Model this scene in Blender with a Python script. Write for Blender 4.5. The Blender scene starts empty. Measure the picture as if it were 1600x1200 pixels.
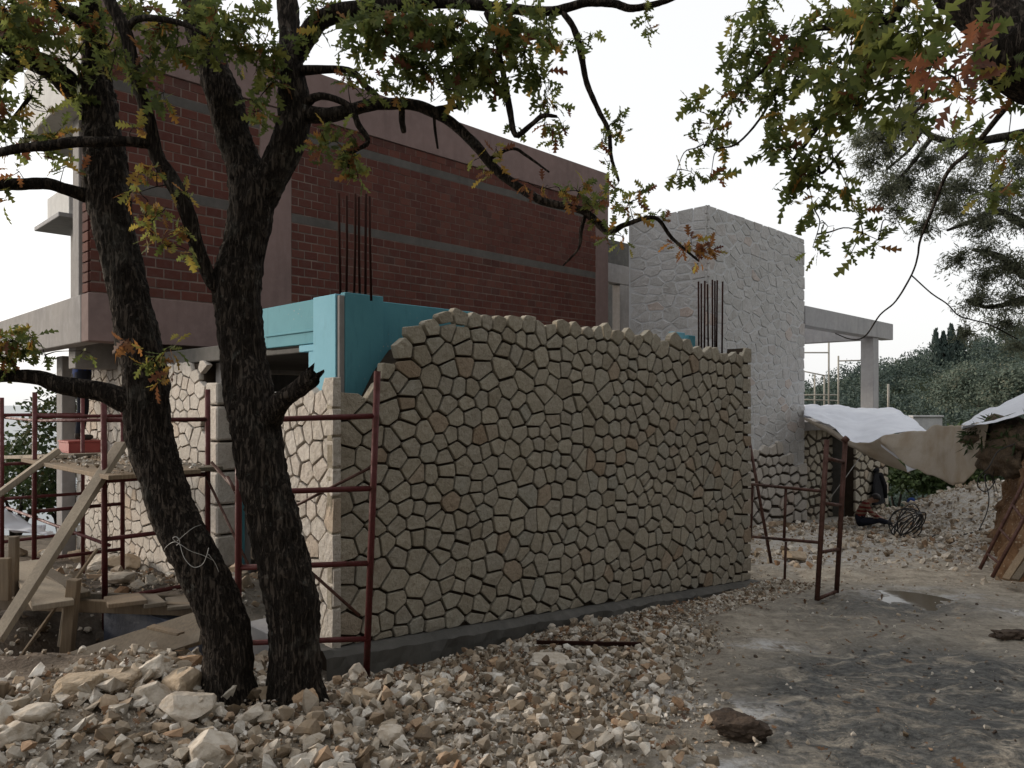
import bpy, bmesh, math, random
import numpy as np
from mathutils import Vector, Matrix
from mathutils.bvhtree import BVHTree

R = math.radians
rng = np.random.default_rng(7)
random.seed(7)
SC = bpy.context.scene
COL = SC.collection

# ------------------------------------------------------------------ camera
F, H0, CZ = 1180.0, 630.0, 1.6            # focal length and horizon row of a 1600 px wide picture, eye height
cam_d = bpy.data.cameras.new('camera')
cam_d.sensor_width = 36.0
cam_d.lens = 36.0 * F / 1600.0
cam_d.shift_y = (H0 - 600.0) / 1600.0
cam_d.clip_start = 0.05
cam_d.clip_end = 30000.0
cam = bpy.data.objects.new('camera', cam_d)
cam.location = (0, 0, CZ)
cam.rotation_euler = (R(90), 0, 0)
COL.objects.link(cam)
SC.camera = cam

# ------------------------------------------------------------------ sky, sun, exposure
SUN_AZ, SUN_EL = R(-74), R(13)            # low in the west, to the left of the view
world = bpy.data.worlds.new('World')
SC.world = world
world.use_nodes = True
wn = world.node_tree.nodes
wl = world.node_tree.links
wn.clear()
sky = wn.new('ShaderNodeTexSky')
sky.sky_type = 'NISHITA'
sky.sun_disc = False
sky.sun_elevation = SUN_EL
sky.sun_rotation = SUN_AZ
sky.altitude = 50
sky.air_density = 1.0
sky.dust_density = 4.0
sky.ozone_density = 1.0
hs = wn.new('ShaderNodeHueSaturation')
hs.inputs['Saturation'].default_value = 0.5
mixw = wn.new('ShaderNodeMix')
mixw.data_type = 'RGBA'
mixw.inputs[0].default_value = 0.6
mixw.inputs[7].default_value = (11.9, 11.9, 11.9, 1)
bg = wn.new('ShaderNodeBackground')
bg.inputs['Strength'].default_value = 0.112
wo = wn.new('ShaderNodeOutputWorld')
wl.new(sky.outputs[0], hs.inputs['Color'])
wl.new(hs.outputs[0], mixw.inputs[6])
wl.new(mixw.outputs[2], bg.inputs['Color'])
wl.new(bg.outputs[0], wo.inputs['Surface'])

sun_d = bpy.data.lights.new('sun', 'SUN')
sun_d.energy = 2.1
sun_d.angle = R(12)
sun_d.color = (1.0, 0.88, 0.74)
sun = bpy.data.objects.new('sun', sun_d)
to_sun = Vector((math.sin(SUN_AZ) * math.cos(SUN_EL), math.cos(SUN_AZ) * math.cos(SUN_EL), math.sin(SUN_EL)))
sun.rotation_euler = to_sun.to_track_quat('Z', 'Y').to_euler()
COL.objects.link(sun)

SC.view_settings.view_transform = 'Standard'
SC.view_settings.look = 'None'
SC.view_settings.gamma = 1.0
SC.view_settings.use_curve_mapping = False
SC.view_settings.exposure = 0.18

# ------------------------------------------------------------------ helpers
def at(px, py, Y):
    return Vector(((px - 800.0) / F * Y, Y, CZ - (py - H0) / F * Y))

C45 = math.sqrt(0.5)
def bw(a, b, z=0.0):                       # building frame (walls run at 45 degrees to the view) to world
    return Vector(((a - b) * C45, (a + b) * C45, z))

def sstep(e0, e1, x):
    t = np.clip((np.asarray(x, float) - e0) / (e1 - e0), 0, 1)
    return t * t * (3 - 2 * t)

def _hash(ix, iy, iz, seed):
    h = (ix * 374761393 + iy * 668265263 + iz * 2147483647 + seed * 1274126177) & 0xFFFFFFFF
    h = ((h ^ (h >> 13)) * 1274126177) & 0xFFFFFFFF
    h = (h ^ (h >> 16)) & 0xFFFFFF
    return h / float(0xFFFFFF)

def vnoise(P, seed=0):
    P = np.asarray(P, float)
    I = np.floor(P).astype(np.int64)
    f = P - I
    f = f * f * (3 - 2 * f)
    out = 0
    for dx in (0, 1):
        for dy in (0, 1):
            for dz in (0, 1):
                w = (f[:, 0] if dx else 1 - f[:, 0]) * (f[:, 1] if dy else 1 - f[:, 1]) * (f[:, 2] if dz else 1 - f[:, 2])
                out = out + w * _hash(I[:, 0] + dx, I[:, 1] + dy, I[:, 2] + dz, seed)
    return out * 2 - 1

def fbm(P, seed=0, octv=4, gain=0.5):
    P = np.asarray(P, float)
    s, a, o = 1.0, 1.0, 0
    for k in range(octv):
        o = o + a * vnoise(P * s + 17.3 * k, seed + k)
        s *= 2.03
        a *= gain
    return o

def xyz(x, y, z=0.0, s=1.0):
    x = np.asarray(x, float).ravel()
    y = np.asarray(y, float).ravel()
    return np.stack([x * s, y * s, np.full_like(x, z)], 1)

def link(name, me, mat=None, parent=None, loc=None):
    o = bpy.data.objects.new(name, me)
    COL.objects.link(o)
    if mat is not None and not me.materials:
        for m in (mat if isinstance(mat, (list, tuple)) else [mat]):
            me.materials.append(m)
    if parent is not None:
        o.parent = parent
    if loc is not None:
        o.location = loc
    return o

def pymesh(name, V, Fc, smooth=False):
    me = bpy.data.meshes.new(name)
    me.from_pydata([tuple(v) for v in V], [], [tuple(f) for f in Fc])
    if smooth:
        me.polygons.foreach_set('use_smooth', np.ones(len(me.polygons), bool))
    me.update()
    return me

def fastmesh(name, V, Fc, smooth=False, attrs=None):
    """V n x 3, Fc m x k with constant k"""
    V = np.ascontiguousarray(V, np.float32)
    Fc = np.ascontiguousarray(Fc, np.int32)
    m, k = Fc.shape
    me = bpy.data.meshes.new(name)
    me.vertices.add(len(V))
    me.vertices.foreach_set('co', V.ravel())
    me.loops.add(m * k)
    me.loops.foreach_set('vertex_index', Fc.ravel())
    me.polygons.add(m)
    me.polygons.foreach_set('loop_start', np.arange(m, dtype=np.int32) * k)
    me.polygons.foreach_set('loop_total', np.full(m, k, np.int32))
    me.polygons.foreach_set('use_smooth', np.full(m, bool(smooth)))
    me.update(calc_edges=True)
    for nm, arr in (attrs or {}).items():
        a = me.attributes.new(nm, 'FLOAT', 'POINT')
        a.data.foreach_set('value', np.ascontiguousarray(arr, np.float32))
    return me

def tag(o, label=None, cat=None, group=None, kind=None):
    if label: o['label'] = label
    if cat: o['category'] = cat
    if group: o['group'] = group
    if kind: o['kind'] = kind
    return o

class Thing:
    """An Empty at the base of a thing; parts are given in its frame (building or world) with absolute numbers."""
    def __init__(self, name, label, cat, org, bld=False, group=None):
        self.org = Vector(org)
        self.e = bpy.data.objects.new(name, None)
        self.e.empty_display_size = 0.2
        COL.objects.link(self.e)
        if bld:
            self.e.location = bw(*org)
            self.e.rotation_euler = (0, 0, R(45))
        else:
            self.e.location = org
        tag(self.e, label, cat, group, 'thing')
    def add(self, name, V, Fc, mat, smooth=False, parent=None):
        o = self.org
        me = pymesh(name, [(v[0] - o[0], v[1] - o[1], v[2] - o[2]) for v in V], Fc, smooth)
        return link(name, me, mat, parent or self.e)
    def addf(self, name, V, Fc, mat, smooth=False, attrs=None, parent=None):
        V = np.asarray(V, float) - np.array(self.org)
        return link(name, fastmesh(name, V, Fc, smooth, attrs), mat, parent or self.e)
    def box(self, name, x, y, z, mat, bev=0.008, parent=None, jig=0.0):
        V, Fc = boxvf(x, y, z, bev)
        if jig:
            V = [Vector(v) + Vector((random.uniform(-jig, jig), random.uniform(-jig, jig), random.uniform(-jig, jig))) for v in V]
        return self.add(name, V, Fc, mat, parent=parent)
    def tube(self, name, pts, rad, mat, n=10, parent=None, smooth=True):
        V, Fc = tubevf(pts, rad, n)
        return self.add(name, V, Fc, mat, smooth, parent)

_boxcache = {}
def boxvf(x, y, z, bev=0.008):
    bm = bmesh.new()
    bmesh.ops.create_cube(bm, size=1.0)
    for v in bm.verts:
        v.co = Vector((x[0] if v.co.x < 0 else x[1], y[0] if v.co.y < 0 else y[1], z[0] if v.co.z < 0 else z[1]))
    if bev:
        bev = min(bev, 0.3 * min(abs(x[1] - x[0]), abs(y[1] - y[0]), abs(z[1] - z[0])))
        bmesh.ops.bevel(bm, geom=list(bm.edges), offset=bev, segments=1, profile=0.5, affect='EDGES')
    bm.verts.index_update()
    V = [v.co.copy() for v in bm.verts]
    Fc = [[v.index for v in f.verts] for f in bm.faces]
    bm.free()
    return V, Fc

def tubevf(pts, rad, n=10, cap=True, rough=0.0):
    pts = [Vector(p) for p in pts]
    if not hasattr(rad, '__len__'):
        rad = [rad] * len(pts)
    V, Fc = [], []
    prev = None
    for i, p in enumerate(pts):
        d = (pts[min(i + 1, len(pts) - 1)] - pts[max(i - 1, 0)])
        d = d.normalized() if d.length > 1e-9 else Vector((0, 0, 1))
        if prev is None:
            u = d.orthogonal().normalized()
        else:
            u = (prev - d * prev.dot(d))
            u = u.normalized() if u.length > 1e-6 else d.orthogonal().normalized()
        prev = u
        w = d.cross(u)
        for k in range(n):
            t = 2 * math.pi * k / n
            rr = rad[i] * (1 + (random.uniform(-rough, rough) if rough else 0))
            V.append(p + (u * math.cos(t) + w * math.sin(t)) * rr)
    for i in range(len(pts) - 1):
        for k in range(n):
            k2 = (k + 1) % n
            Fc.append([i * n + k, i * n + k2, (i + 1) * n + k2, (i + 1) * n + k])
    if cap:
        Fc.append(list(range(n))[::-1])
        Fc.append([(len(pts) - 1) * n + k for k in range(n)])
    return V, Fc

def beam(p, q, w, h, bev=0.004, roll=0.0, up=None):
    """timber of section w x h from p to q"""
    p, q = Vector(p), Vector(q)
    L = (q - p).length
    V, Fc = boxvf((-w / 2, w / 2), (-h / 2, h / 2), (0, L), bev)
    d = (q - p).normalized()
    upv = Vector(up) if up else Vector((0, 0, 1))
    if abs(d.dot(upv)) > 0.98:
        upv = Vector((0, 1, 0))
    xx = d.cross(upv).normalized()
    yy = xx.cross(d).normalized() * 1.0
    if roll:
        c, s = math.cos(roll), math.sin(roll)
        xx, yy = xx * c + yy * s, yy * c - xx * s
    return [p + xx * v.x + yy * v.y + d * v.z for v in V], Fc

def merge(parts):
    V, Fc = [], []
    for v, f in parts:
        o = len(V)
        V += list(v)
        Fc += [[i + o for i in ff] for ff in f]
    return V, Fc

def spline(pts, m=6):
    """Catmull-Rom through rows of numbers"""
    P = np.array(pts, float)
    if len(P) < 3:
        t = np.linspace(0, 1, m + 1)[:, None]
        return P[0] * (1 - t) + P[-1] * t
    Q = np.vstack([2 * P[0] - P[1], P, 2 * P[-1] - P[-2]])
    out = []
    for i in range(len(P) - 1):
        p0, p1, p2, p3 = Q[i:i + 4]
        for t in np.arange(m) / m:
            out.append(0.5 * ((2 * p1) + (-p0 + p2) * t + (2 * p0 - 5 * p1 + 4 * p2 - p3) * t * t + (-p0 + 3 * p1 - 3 * p2 + p3) * t ** 3))
    out.append(P[-1])
    return np.array(out)

# ------------------------------------------------------------------ materials
class NT:
    def __init__(self, name):
        self.m = bpy.data.materials.new(name)
        self.m.use_nodes = True
        self.t = self.m.node_tree
        self.t.nodes.clear()
        self.out = self.n('ShaderNodeOutputMaterial')
        self.p = self.n('ShaderNodeBsdfPrincipled')
        self.l(self.p.outputs[0], self.out.inputs['Surface'])
        self._pos = None
    def n(self, t, **kw):
        x = self.t.nodes.new(t)
        for k, v in kw.items():
            setattr(x, k, v)
        return x
    def l(self, a, b):
        self.t.links.new(a, b)
    def pos(self):
        if self._pos is None:
            self._pos = self.n('ShaderNodeNewGeometry').outputs['Position']
        return self._pos
    def scaled(self, sx, sy, sz, src=None):
        mp = self.n('ShaderNodeMapping')
        mp.inputs['Scale'].default_value = (sx, sy, sz)
        self.l(src or self.pos(), mp.inputs['Vector'])
        return mp.outputs[0]
    def noise(self, scale, detail=4, rough=0.55, vec=None, dist=0.0):
        x = self.n('ShaderNodeTexNoise')
        x.inputs['Scale'].default_value = scale
        x.inputs['Detail'].default_value = detail
        x.inputs['Roughness'].default_value = rough
        x.inputs['Distortion'].default_value = dist
        self.l(vec or self.pos(), x.inputs['Vector'])
        return x.outputs['Fac']
    def ramp(self, fac, stops, interp='LINEAR'):
        r = self.n('ShaderNodeValToRGB')
        r.color_ramp.interpolation = interp
        e = r.color_ramp.elements
        while len(e) < len(stops):
            e.new(0.5)
        for k, (p, c) in enumerate(stops):
            e[k].position = p
            e[k].color = (c[0], c[1], c[2], 1) if hasattr(c, '__len__') else (c, c, c, 1)
        self.l(fac, r.inputs[0])
        return r.outputs[0]
    def mix(self, f, a, b, mode='MIX'):
        x = self.n('ShaderNodeMix', data_type='RGBA', blend_type=mode)
        for s, i in ((f, 0), (a, 6), (b, 7)):
            if hasattr(s, 'links') or hasattr(s, 'is_linked'):
                self.l(s, x.inputs[i])
            elif i == 0:
                x.inputs[0].default_value = s
            else:
                x.inputs[i].default_value = (s[0], s[1], s[2], 1)
        return x.outputs[2]
    def math(self, op, a, b=None, clamp=False):
        x = self.n('ShaderNodeMath', operation=op, use_clamp=clamp)
        for i, s in enumerate((a, b)):
            if s is None: continue
            if hasattr(s, 'is_linked'):
                self.l(s, x.inputs[i])
            else:
                x.inputs[i].default_value = s
        return x.outputs[0]
    def attr(self, name):
        return self.n('ShaderNodeAttribute', attribute_name=name).outputs['Fac']
    def rnd(self):
        """one random number for each loose piece, whether it is an object of its own or an island of a larger mesh"""
        a = self.n('ShaderNodeObjectInfo').outputs['Random']
        b = self.n('ShaderNodeNewGeometry').outputs['Random Per Island']
        return self.math('FRACT', self.math('ADD', a, b))
    def bump(self, h, strength=0.5, dist=0.01, chain=None):
        b = self.n('ShaderNodeBump')
        b.inputs['Strength'].default_value = strength
        b.inputs['Distance'].default_value = dist
        self.l(h, b.inputs['Height'])
        if chain is not None:
            self.l(chain, b.inputs['Normal'])
        self.l(b.outputs[0], self.p.inputs['Normal'])
        return b.outputs[0]
    def base(self, c):
        if hasattr(c, 'is_linked'):
            self.l(c, self.p.inputs['Base Color'])
        else:
            self.p.inputs['Base Color'].default_value = (c[0], c[1], c[2], 1)
    def rough(self, r, spec=0.3):
        if hasattr(r, 'is_linked'):
            self.l(r, self.p.inputs['Roughness'])
        else:
            self.p.inputs['Roughness'].default_value = r
        self.p.inputs['Specular IOR Level'].default_value = spec

def mat_concrete(name, c1, c2, c3, streak=True):
    t = NT(name)
    n1 = t.noise(1.3, 5, 0.6)
    n2 = t.noise(9, 5, 0.6)
    c = t.mix(t.ramp(n1, [(0.35, 0), (0.65, 1)]), c1, c2)
    c = t.mix(t.ramp(n2, [(0.45, 0), (0.75, 0.55)]), c, c3)
    if streak:
        s = t.noise(3.0, 4, 0.6, t.scaled(2.5, 2.5, 0.35))
        c = t.mix(t.ramp(s, [(0.5, 0), (0.72, 0.4)]), c, [x * 0.6 for x in c1])
    t.base(c)
    t.rough(0.9, 0.2)
    b = t.bump(t.noise(60, 4), 0.35, 0.004)
    t.bump(t.noise(7, 5), 0.3, 0.012, b)
    return t.m

M = {}
M['concrete'] = mat_concrete('concrete', (0.285, 0.267, 0.254), (0.228, 0.216, 0.211), (0.342, 0.333, 0.325))
M['pink_concrete'] = mat_concrete('pink_concrete', (0.196, 0.135, 0.123), (0.158, 0.112, 0.103), (0.225, 0.161, 0.150))
M['pale_concrete'] = mat_concrete('pale_concrete', (0.377, 0.369, 0.370), (0.306, 0.302, 0.308), (0.439, 0.426, 0.437))
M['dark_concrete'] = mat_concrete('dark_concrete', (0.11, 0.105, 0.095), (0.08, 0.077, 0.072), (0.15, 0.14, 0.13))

def mat_stone(name, stops, rough_bump=0.9, joint=False):
    t = NT(name)
    r = t.rnd()
    c = t.ramp(r, stops)
    n = t.noise(26, 5, 0.65)
    c = t.mix(t.ramp(n, [(0.35, 0.0), (0.7, 0.5)]), c, (0.62, 0.57, 0.50), 'MULTIPLY')
    n2 = t.noise(5, 3)
    c = t.mix(t.ramp(n2, [(0.5, 0.0), (0.8, 0.3)]), c, (0.16, 0.13, 0.095))
    c = t.mix(t.ramp(t.noise(70, 4, 0.7), [(0.50, 0.0), (0.72, 0.55)]), c, (0.45, 0.38, 0.30), 'MULTIPLY')
    t.base(c)
    t.rough(0.92, 0.15)
    b = t.bump(t.noise(95, 4, 0.6), 0.55 * rough_bump, 0.006)
    t.bump(t.noise(22, 5, 0.6), rough_bump, 0.018, b)
    return t.m
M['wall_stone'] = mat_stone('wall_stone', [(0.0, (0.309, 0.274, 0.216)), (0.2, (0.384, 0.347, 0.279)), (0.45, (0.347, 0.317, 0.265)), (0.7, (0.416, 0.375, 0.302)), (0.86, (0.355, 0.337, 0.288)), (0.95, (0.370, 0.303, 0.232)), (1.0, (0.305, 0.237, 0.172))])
M['skylit_stone'] = mat_stone('skylit_stone', [(0.0, (0.546, 0.503, 0.448)), (0.5, (0.619, 0.578, 0.526)), (0.9, (0.578, 0.519, 0.459)), (1.0, (0.525, 0.435, 0.347))])  # wall stone for left-facing sides, sky light put into the colour
M['tower_stone'] = mat_stone('tower_stone', [(0.0, (0.464, 0.431, 0.389)), (0.5, (0.540, 0.510, 0.472)), (0.92, (0.508, 0.470, 0.425)), (1.0, (0.508, 0.403, 0.342))], 0.6)
M['pointed_stone'] = mat_stone('pointed_stone', [(0.0, (0.462, 0.459, 0.457)), (0.5, (0.539, 0.538, 0.541)), (0.92, (0.501, 0.492, 0.493)), (1.0, (0.528, 0.453, 0.416))], 0.45)

def mat_plain(name, c1, c2, scale=8, rough=0.9, spec=0.2, bump=0.4, bscale=40, bdist=0.006, metal=0.0):
    t = NT(name)
    t.base(t.mix(t.ramp(t.noise(scale, 5, 0.6), [(0.35, 0), (0.68, 1)]), c1, c2))
    t.rough(rough, spec)
    t.p.inputs['Metallic'].default_value = metal
    if bump:
        t.bump(t.noise(bscale, 4), bump, bdist)
    return t.m
M['joint'] = mat_plain('raw_joint_mortar', (0.050, 0.036, 0.025), (0.030, 0.022, 0.016))
M['white_pointing'] = mat_plain('white_pointing', (0.506, 0.509, 0.517), (0.451, 0.453, 0.457), 12, bump=0.5)
M['skylit_concrete'] = mat_concrete('skylit_concrete', (0.60, 0.59, 0.57), (0.52, 0.51, 0.50), (0.66, 0.65, 0.63))  # concrete of overhang and canopy, sky brightness put into the colour
def mat_board(name, c1, c2):
    t = NT(name)
    c = t.mix(t.ramp(t.noise(2.5, 5, 0.6), [(0.35, 0), (0.68, 1)]), c1, c2)
    c = t.mix(t.ramp(t.noise(5, 6, 0.7, t.scaled(3, 3, 0.6)), [(0.56, 0), (0.72, 0.45)]), c, [x * 0.62 for x in c1])
    v = t.n('ShaderNodeTexVoronoi')
    v.inputs['Scale'].default_value = 26
    v.inputs['Randomness'].default_value = 1.0
    t.l(t.pos(), v.inputs['Vector'])
    sp = t.math('MULTIPLY', t.ramp(v.outputs['Distance'], [(0.10, 1), (0.16, 0)]), t.ramp(t.noise(1.7, 3), [(0.5, 0), (0.62, 1)]))
    c = t.mix(sp, c, (0.36, 0.35, 0.32))
    t.base(c)
    t.rough(0.75, 0.25)
    t.bump(t.noise(24, 4), 0.25, 0.006)
    return t.m
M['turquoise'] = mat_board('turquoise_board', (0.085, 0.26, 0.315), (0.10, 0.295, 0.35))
M['turquoise_lit'] = mat_board('turquoise_lit_board', (0.17, 0.41, 0.51), (0.20, 0.45, 0.56))  # same boards, with the lit side's brightness put into the colour
M['mortar'] = mat_plain('brick_mortar', (0.17, 0.125, 0.105), (0.09, 0.066, 0.056), 6)
M['band'] = mat_concrete('tie_band', (0.092, 0.084, 0.077), (0.068, 0.062, 0.056), (0.116, 0.104, 0.094), True)

def mat_brick():
    t = NT('red_brick')
    c = t.ramp(t.rnd(), [(0, (0.072, 0.025, 0.020)), (0.3, (0.093, 0.032, 0.024)), (0.55, (0.081, 0.029, 0.022)), (0.8, (0.109, 0.040, 0.029)), (0.93, (0.090, 0.037, 0.029)), (1, (0.054, 0.022, 0.018))])
    c = t.mix(t.ramp(t.noise(14, 5), [(0.45, 0), (0.75, 0.4)]), c, (0.095, 0.055, 0.047))
    c = t.mix(t.ramp(t.noise(2.2, 7, 0.75), [(0.52, 0), (0.68, 0.4)]), c, (0.09, 0.064, 0.055))
    t.base(c)
    t.rough(0.9, 0.15)
    w = t.n('ShaderNodeTexWave')
    w.bands_direction = 'Z'
    w.inputs['Scale'].default_value = 22
    w.inputs['Distortion'].default_value = 1.0
    t.l(t.pos(), w.inputs['Vector'])
    b = t.bump(w.outputs[1], 0.35, 0.004)
    t.bump(t.noise(70, 3), 0.4, 0.004, b)
    return t.m
M['brick'] = mat_brick()

def mat_paint(name, c, rustc, rust=0.5):
    t = NT(name)
    n = t.noise(14, 6, 0.7)
    t.base(t.mix(t.ramp(n, [(rust, 0), (rust + 0.18, 1)]), c, rustc))
    t.rough(t.ramp(n, [(0.4, 0.5), (0.6, 0.85)]), 0.35)
    t.bump(t.noise(50, 4), 0.4, 0.002)
    return t.m
M['red_pipe'] = mat_paint('red_painted_pipe', (0.085, 0.014, 0.014), (0.06, 0.024, 0.016), 0.5)
M['rust_pipe'] = mat_paint('rusty_pipe', (0.085, 0.035, 0.025), (0.05, 0.022, 0.015), 0.45)
M['pale_pipe'] = mat_paint('galvanised_pipe', (0.34, 0.32, 0.28), (0.26, 0.2, 0.15), 0.6)
M['rebar'] = mat_plain('rebar_steel', (0.022, 0.011, 0.009), (0.035, 0.015, 0.011), 20, 0.95, 0.05, 0.3, 200, 0.002)

def mat_wood(name, c1, c2, c3):
    t = NT(name)
    co = t.n('ShaderNodeTexCoord').outputs['Object']
    g = t.noise(5, 6, 0.6, t.scaled(14, 14, 0.8, co), 0.4)
    c = t.mix(t.ramp(g, [(0.35, 0), (0.65, 1)]), c1, c2)
    c = t.mix(t.ramp(t.noise(2.6, 4), [(0.45, 0), (0.7, 0.6)]), c, c3)
    t.base(c)
    t.rough(0.85, 0.2)
    t.bump(g, 0.5, 0.004)
    return t.m
M['wood'] = mat_wood('weathered_wood', (0.26, 0.195, 0.13), (0.18, 0.13, 0.085), (0.13, 0.11, 0.09))
M['pale_wood'] = mat_wood('pale_timber', (0.36, 0.30, 0.225), (0.27, 0.22, 0.165), (0.17, 0.145, 0.115))
M['dark_wood'] = mat_wood('dirty_board', (0.15, 0.12, 0.085), (0.10, 0.08, 0.06), (0.18, 0.155, 0.125))

def mat_bark(name, c1, c2, c3):
    t = NT(name)
    g = t.noise(9, 6, 0.65, t.scaled(7, 7, 1.0), 0.9)
    c = t.mix(t.ramp(g, [(0.40, 0), (0.60, 1)]), c1, c2)
    c = t.mix(t.ramp(t.noise(4.5, 5, 0.7), [(0.56, 0), (0.70, 0.75)]), c, c3)
    c = t.mix(t.ramp(t.noise(16, 5, 0.7), [(0.63, 0), (0.70, 0.7)]), c, (0.13, 0.13, 0.115))
    t.base(c)
    t.rough(0.95, 0.1)
    b = t.bump(t.ramp(g, [(0.38, 0), (0.55, 1)]), 1.0, 0.022)
    t.bump(t.noise(60, 4), 0.5, 0.006, b)
    return t.m
M['bark'] = mat_bark('oak_bark', (0.020, 0.016, 0.0135), (0.060, 0.048, 0.039), (0.095, 0.088, 0.075))
M['grey_bark'] = mat_bark('olive_bark', (0.035, 0.03, 0.026), (0.075, 0.066, 0.055), (0.10, 0.095, 0.085))

def mat_leaf(name, stops, trans=0.35):
    t = NT(name)
    c = t.ramp(t.attr('tint'), stops)
    c = t.mix(t.ramp(t.noise(30, 3), [(0.45, 0.0), (0.85, 0.35)]), c, (0.07, 0.06, 0.03))
    t.base(c)
    t.rough(0.6, 0.25)
    tr = t.n('ShaderNodeBsdfTranslucent')
    t.l(c, tr.inputs['Color'])
    mx = t.n('ShaderNodeMixShader')
    mx.inputs[0].default_value = trans
    t.l(t.p.outputs[0], mx.inputs[1])
    t.l(tr.outputs[0], mx.inputs[2])
    t.l(mx.outputs[0], t.out.inputs['Surface'])
    return t.m
M['oak_leaf'] = mat_leaf('oak_leaf', [(0.0, (0.088, 0.118, 0.036)), (0.35, (0.135, 0.165, 0.048)), (0.62, (0.205, 0.22, 0.06)), (0.74, (0.34, 0.27, 0.06)), (0.84, (0.34, 0.17, 0.045)), (0.93, (0.19, 0.075, 0.035)), (1.0, (0.12, 0.045, 0.03))], 0.65)
M['olive_leaf'] = mat_leaf('olive_leaf', [(0.0, (0.11, 0.125, 0.085)), (0.5, (0.165, 0.18, 0.12)), (1.0, (0.24, 0.245, 0.165))], 0.6)
M['shrub_leaf'] = mat_leaf('shrub_leaf', [(0.0, (0.024, 0.042, 0.016)), (0.5, (0.048, 0.075, 0.026)), (0.85, (0.08, 0.10, 0.035)), (1.0, (0.13, 0.10, 0.04))], 0.3)
M['wood_leaf'] = mat_leaf('hill_leaf', [(0.0, (0.040, 0.062, 0.056)), (0.5, (0.068, 0.098, 0.082)), (0.85, (0.10, 0.128, 0.095)), (1.0, (0.125, 0.118, 0.08))], 0.2)
M['dry_leaf'] = mat_leaf('dry_leaf', [(0.0, (0.12, 0.06, 0.03)), (0.5, (0.18, 0.095, 0.045)), (1.0, (0.07, 0.04, 0.025))], 0.15)

def mat_rock(name, stops):
    t = NT(name)
    c = t.ramp(t.rnd(), stops)
    c = t.mix(t.ramp(t.noise(18, 5, 0.65), [(0.42, 0), (0.7, 0.6)]), c, (0.24, 0.17, 0.10))
    t.base(c)
    t.rough(0.92, 0.15)
    b = t.bump(t.noise(70, 4), 0.5, 0.006)
    t.bump(t.noise(20, 4), 0.6, 0.015, b)
    return t.m
M['rubble'] = mat_rock('limestone_rubble', [(0.0, (0.11, 0.08, 0.056)), (0.15, (0.26, 0.205, 0.15)), (0.35, (0.43, 0.375, 0.305)), (0.6, (0.56, 0.515, 0.45)), (0.8, (0.66, 0.63, 0.58)), (0.9, (0.47, 0.37, 0.27)), (1.0, (0.27, 0.155, 0.09))])
M['rock_pale'] = mat_rock('pale_rock', [(0.0, (0.512, 0.451, 0.378)), (1.0, (0.609, 0.554, 0.475))])
M['rock_tan'] = mat_rock('tan_rock', [(0.0, (0.406, 0.323, 0.233)), (1.0, (0.466, 0.374, 0.277))])
M['rock_orange'] = mat_rock('orange_rock', [(0.0, (0.450, 0.293, 0.180)), (1.0, (0.496, 0.346, 0.226))])
M['clod'] = mat_plain('mud_clod', (0.090, 0.065, 0.048), (0.045, 0.033, 0.026), 14, bump=0.8, bscale=35, bdist=0.02)

def mat_ground():
    t = NT('site_ground')
    n1 = t.noise(1.1, 6, 0.6)
    n2 = t.noise(6, 6, 0.65)
    n3 = t.noise(30, 4, 0.6)
    sand = t.mix(t.ramp(n2, [(0.35, 0), (0.65, 1)]), (0.45, 0.40, 0.325), (0.25, 0.215, 0.17))
    dirt = t.mix(t.ramp(n2, [(0.35, 0), (0.65, 1)]), (0.15, 0.112, 0.08), (0.085, 0.062, 0.045))
    c = t.mix(t.attr('dirt'), sand, dirt)
    mudf = t.math('MULTIPLY', t.attr('mud'), t.ramp(t.noise(4.0, 10, 0.78, t.scaled(0.9, 1.15, 1), 0.6), [(0.36, 0.0), (0.50, 1)]), True)
    mudc = t.mix(t.ramp(t.noise(22, 6, 0.7), [(0.4, 0), (0.65, 1)]), (0.035, 0.035, 0.033), (0.125, 0.122, 0.112))
    c = t.mix(mudf, c, mudc)
    limef = t.math('MULTIPLY', t.attr('lime'), t.ramp(t.noise(7, 6, 0.7), [(0.42, 0.0), (0.56, 1)]), True)
    c = t.mix(limef, c, (0.46, 0.45, 0.44))
    c = t.mix(t.ramp(n3, [(0.5, 0), (0.75, 0.5)]), c, (0.07, 0.06, 0.05))
    c = t.mix(t.attr('green'), c, (0.045, 0.055, 0.022))
    t.base(c)
    t.rough(t.math('SUBTRACT', 0.95, t.math('MULTIPLY', mudf, 0.3)), 0.25)
    b = t.bump(n3, 0.9, 0.02)
    t.bump(n2, 0.8, 0.05, b)
    return t.m
M['ground'] = mat_ground()
def mat_bank():
    t = NT('cut_earth')
    n2 = t.noise(4.5, 6, 0.65)
    c = t.ramp(n2, [(0.3, (0.075, 0.042, 0.025)), (0.5, (0.17, 0.098, 0.055)), (0.7, (0.235, 0.15, 0.09))])
    v = t.n('ShaderNodeTexVoronoi')
    v.inputs['Scale'].default_value = 16
    t.l(t.pos(), v.inputs['Vector'])
    c = t.mix(t.ramp(v.outputs['Distance'], [(0.12, 0.8), (0.3, 0)]), c, (0.34, 0.28, 0.21))
    t.base(c)
    t.rough(0.95, 0.1)
    b = t.bump(v.outputs['Distance'], 0.6, -0.02)
    t.bump(t.noise(16, 6, 0.7), 0.9, 0.05, b)
    return t.m
M['bank'] = mat_bank()
M['root_soil'] = mat_plain('root_soil', (0.055, 0.04, 0.028), (0.105, 0.075, 0.048), 9, bump=1.0, bscale=22, bdist=0.04)
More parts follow.
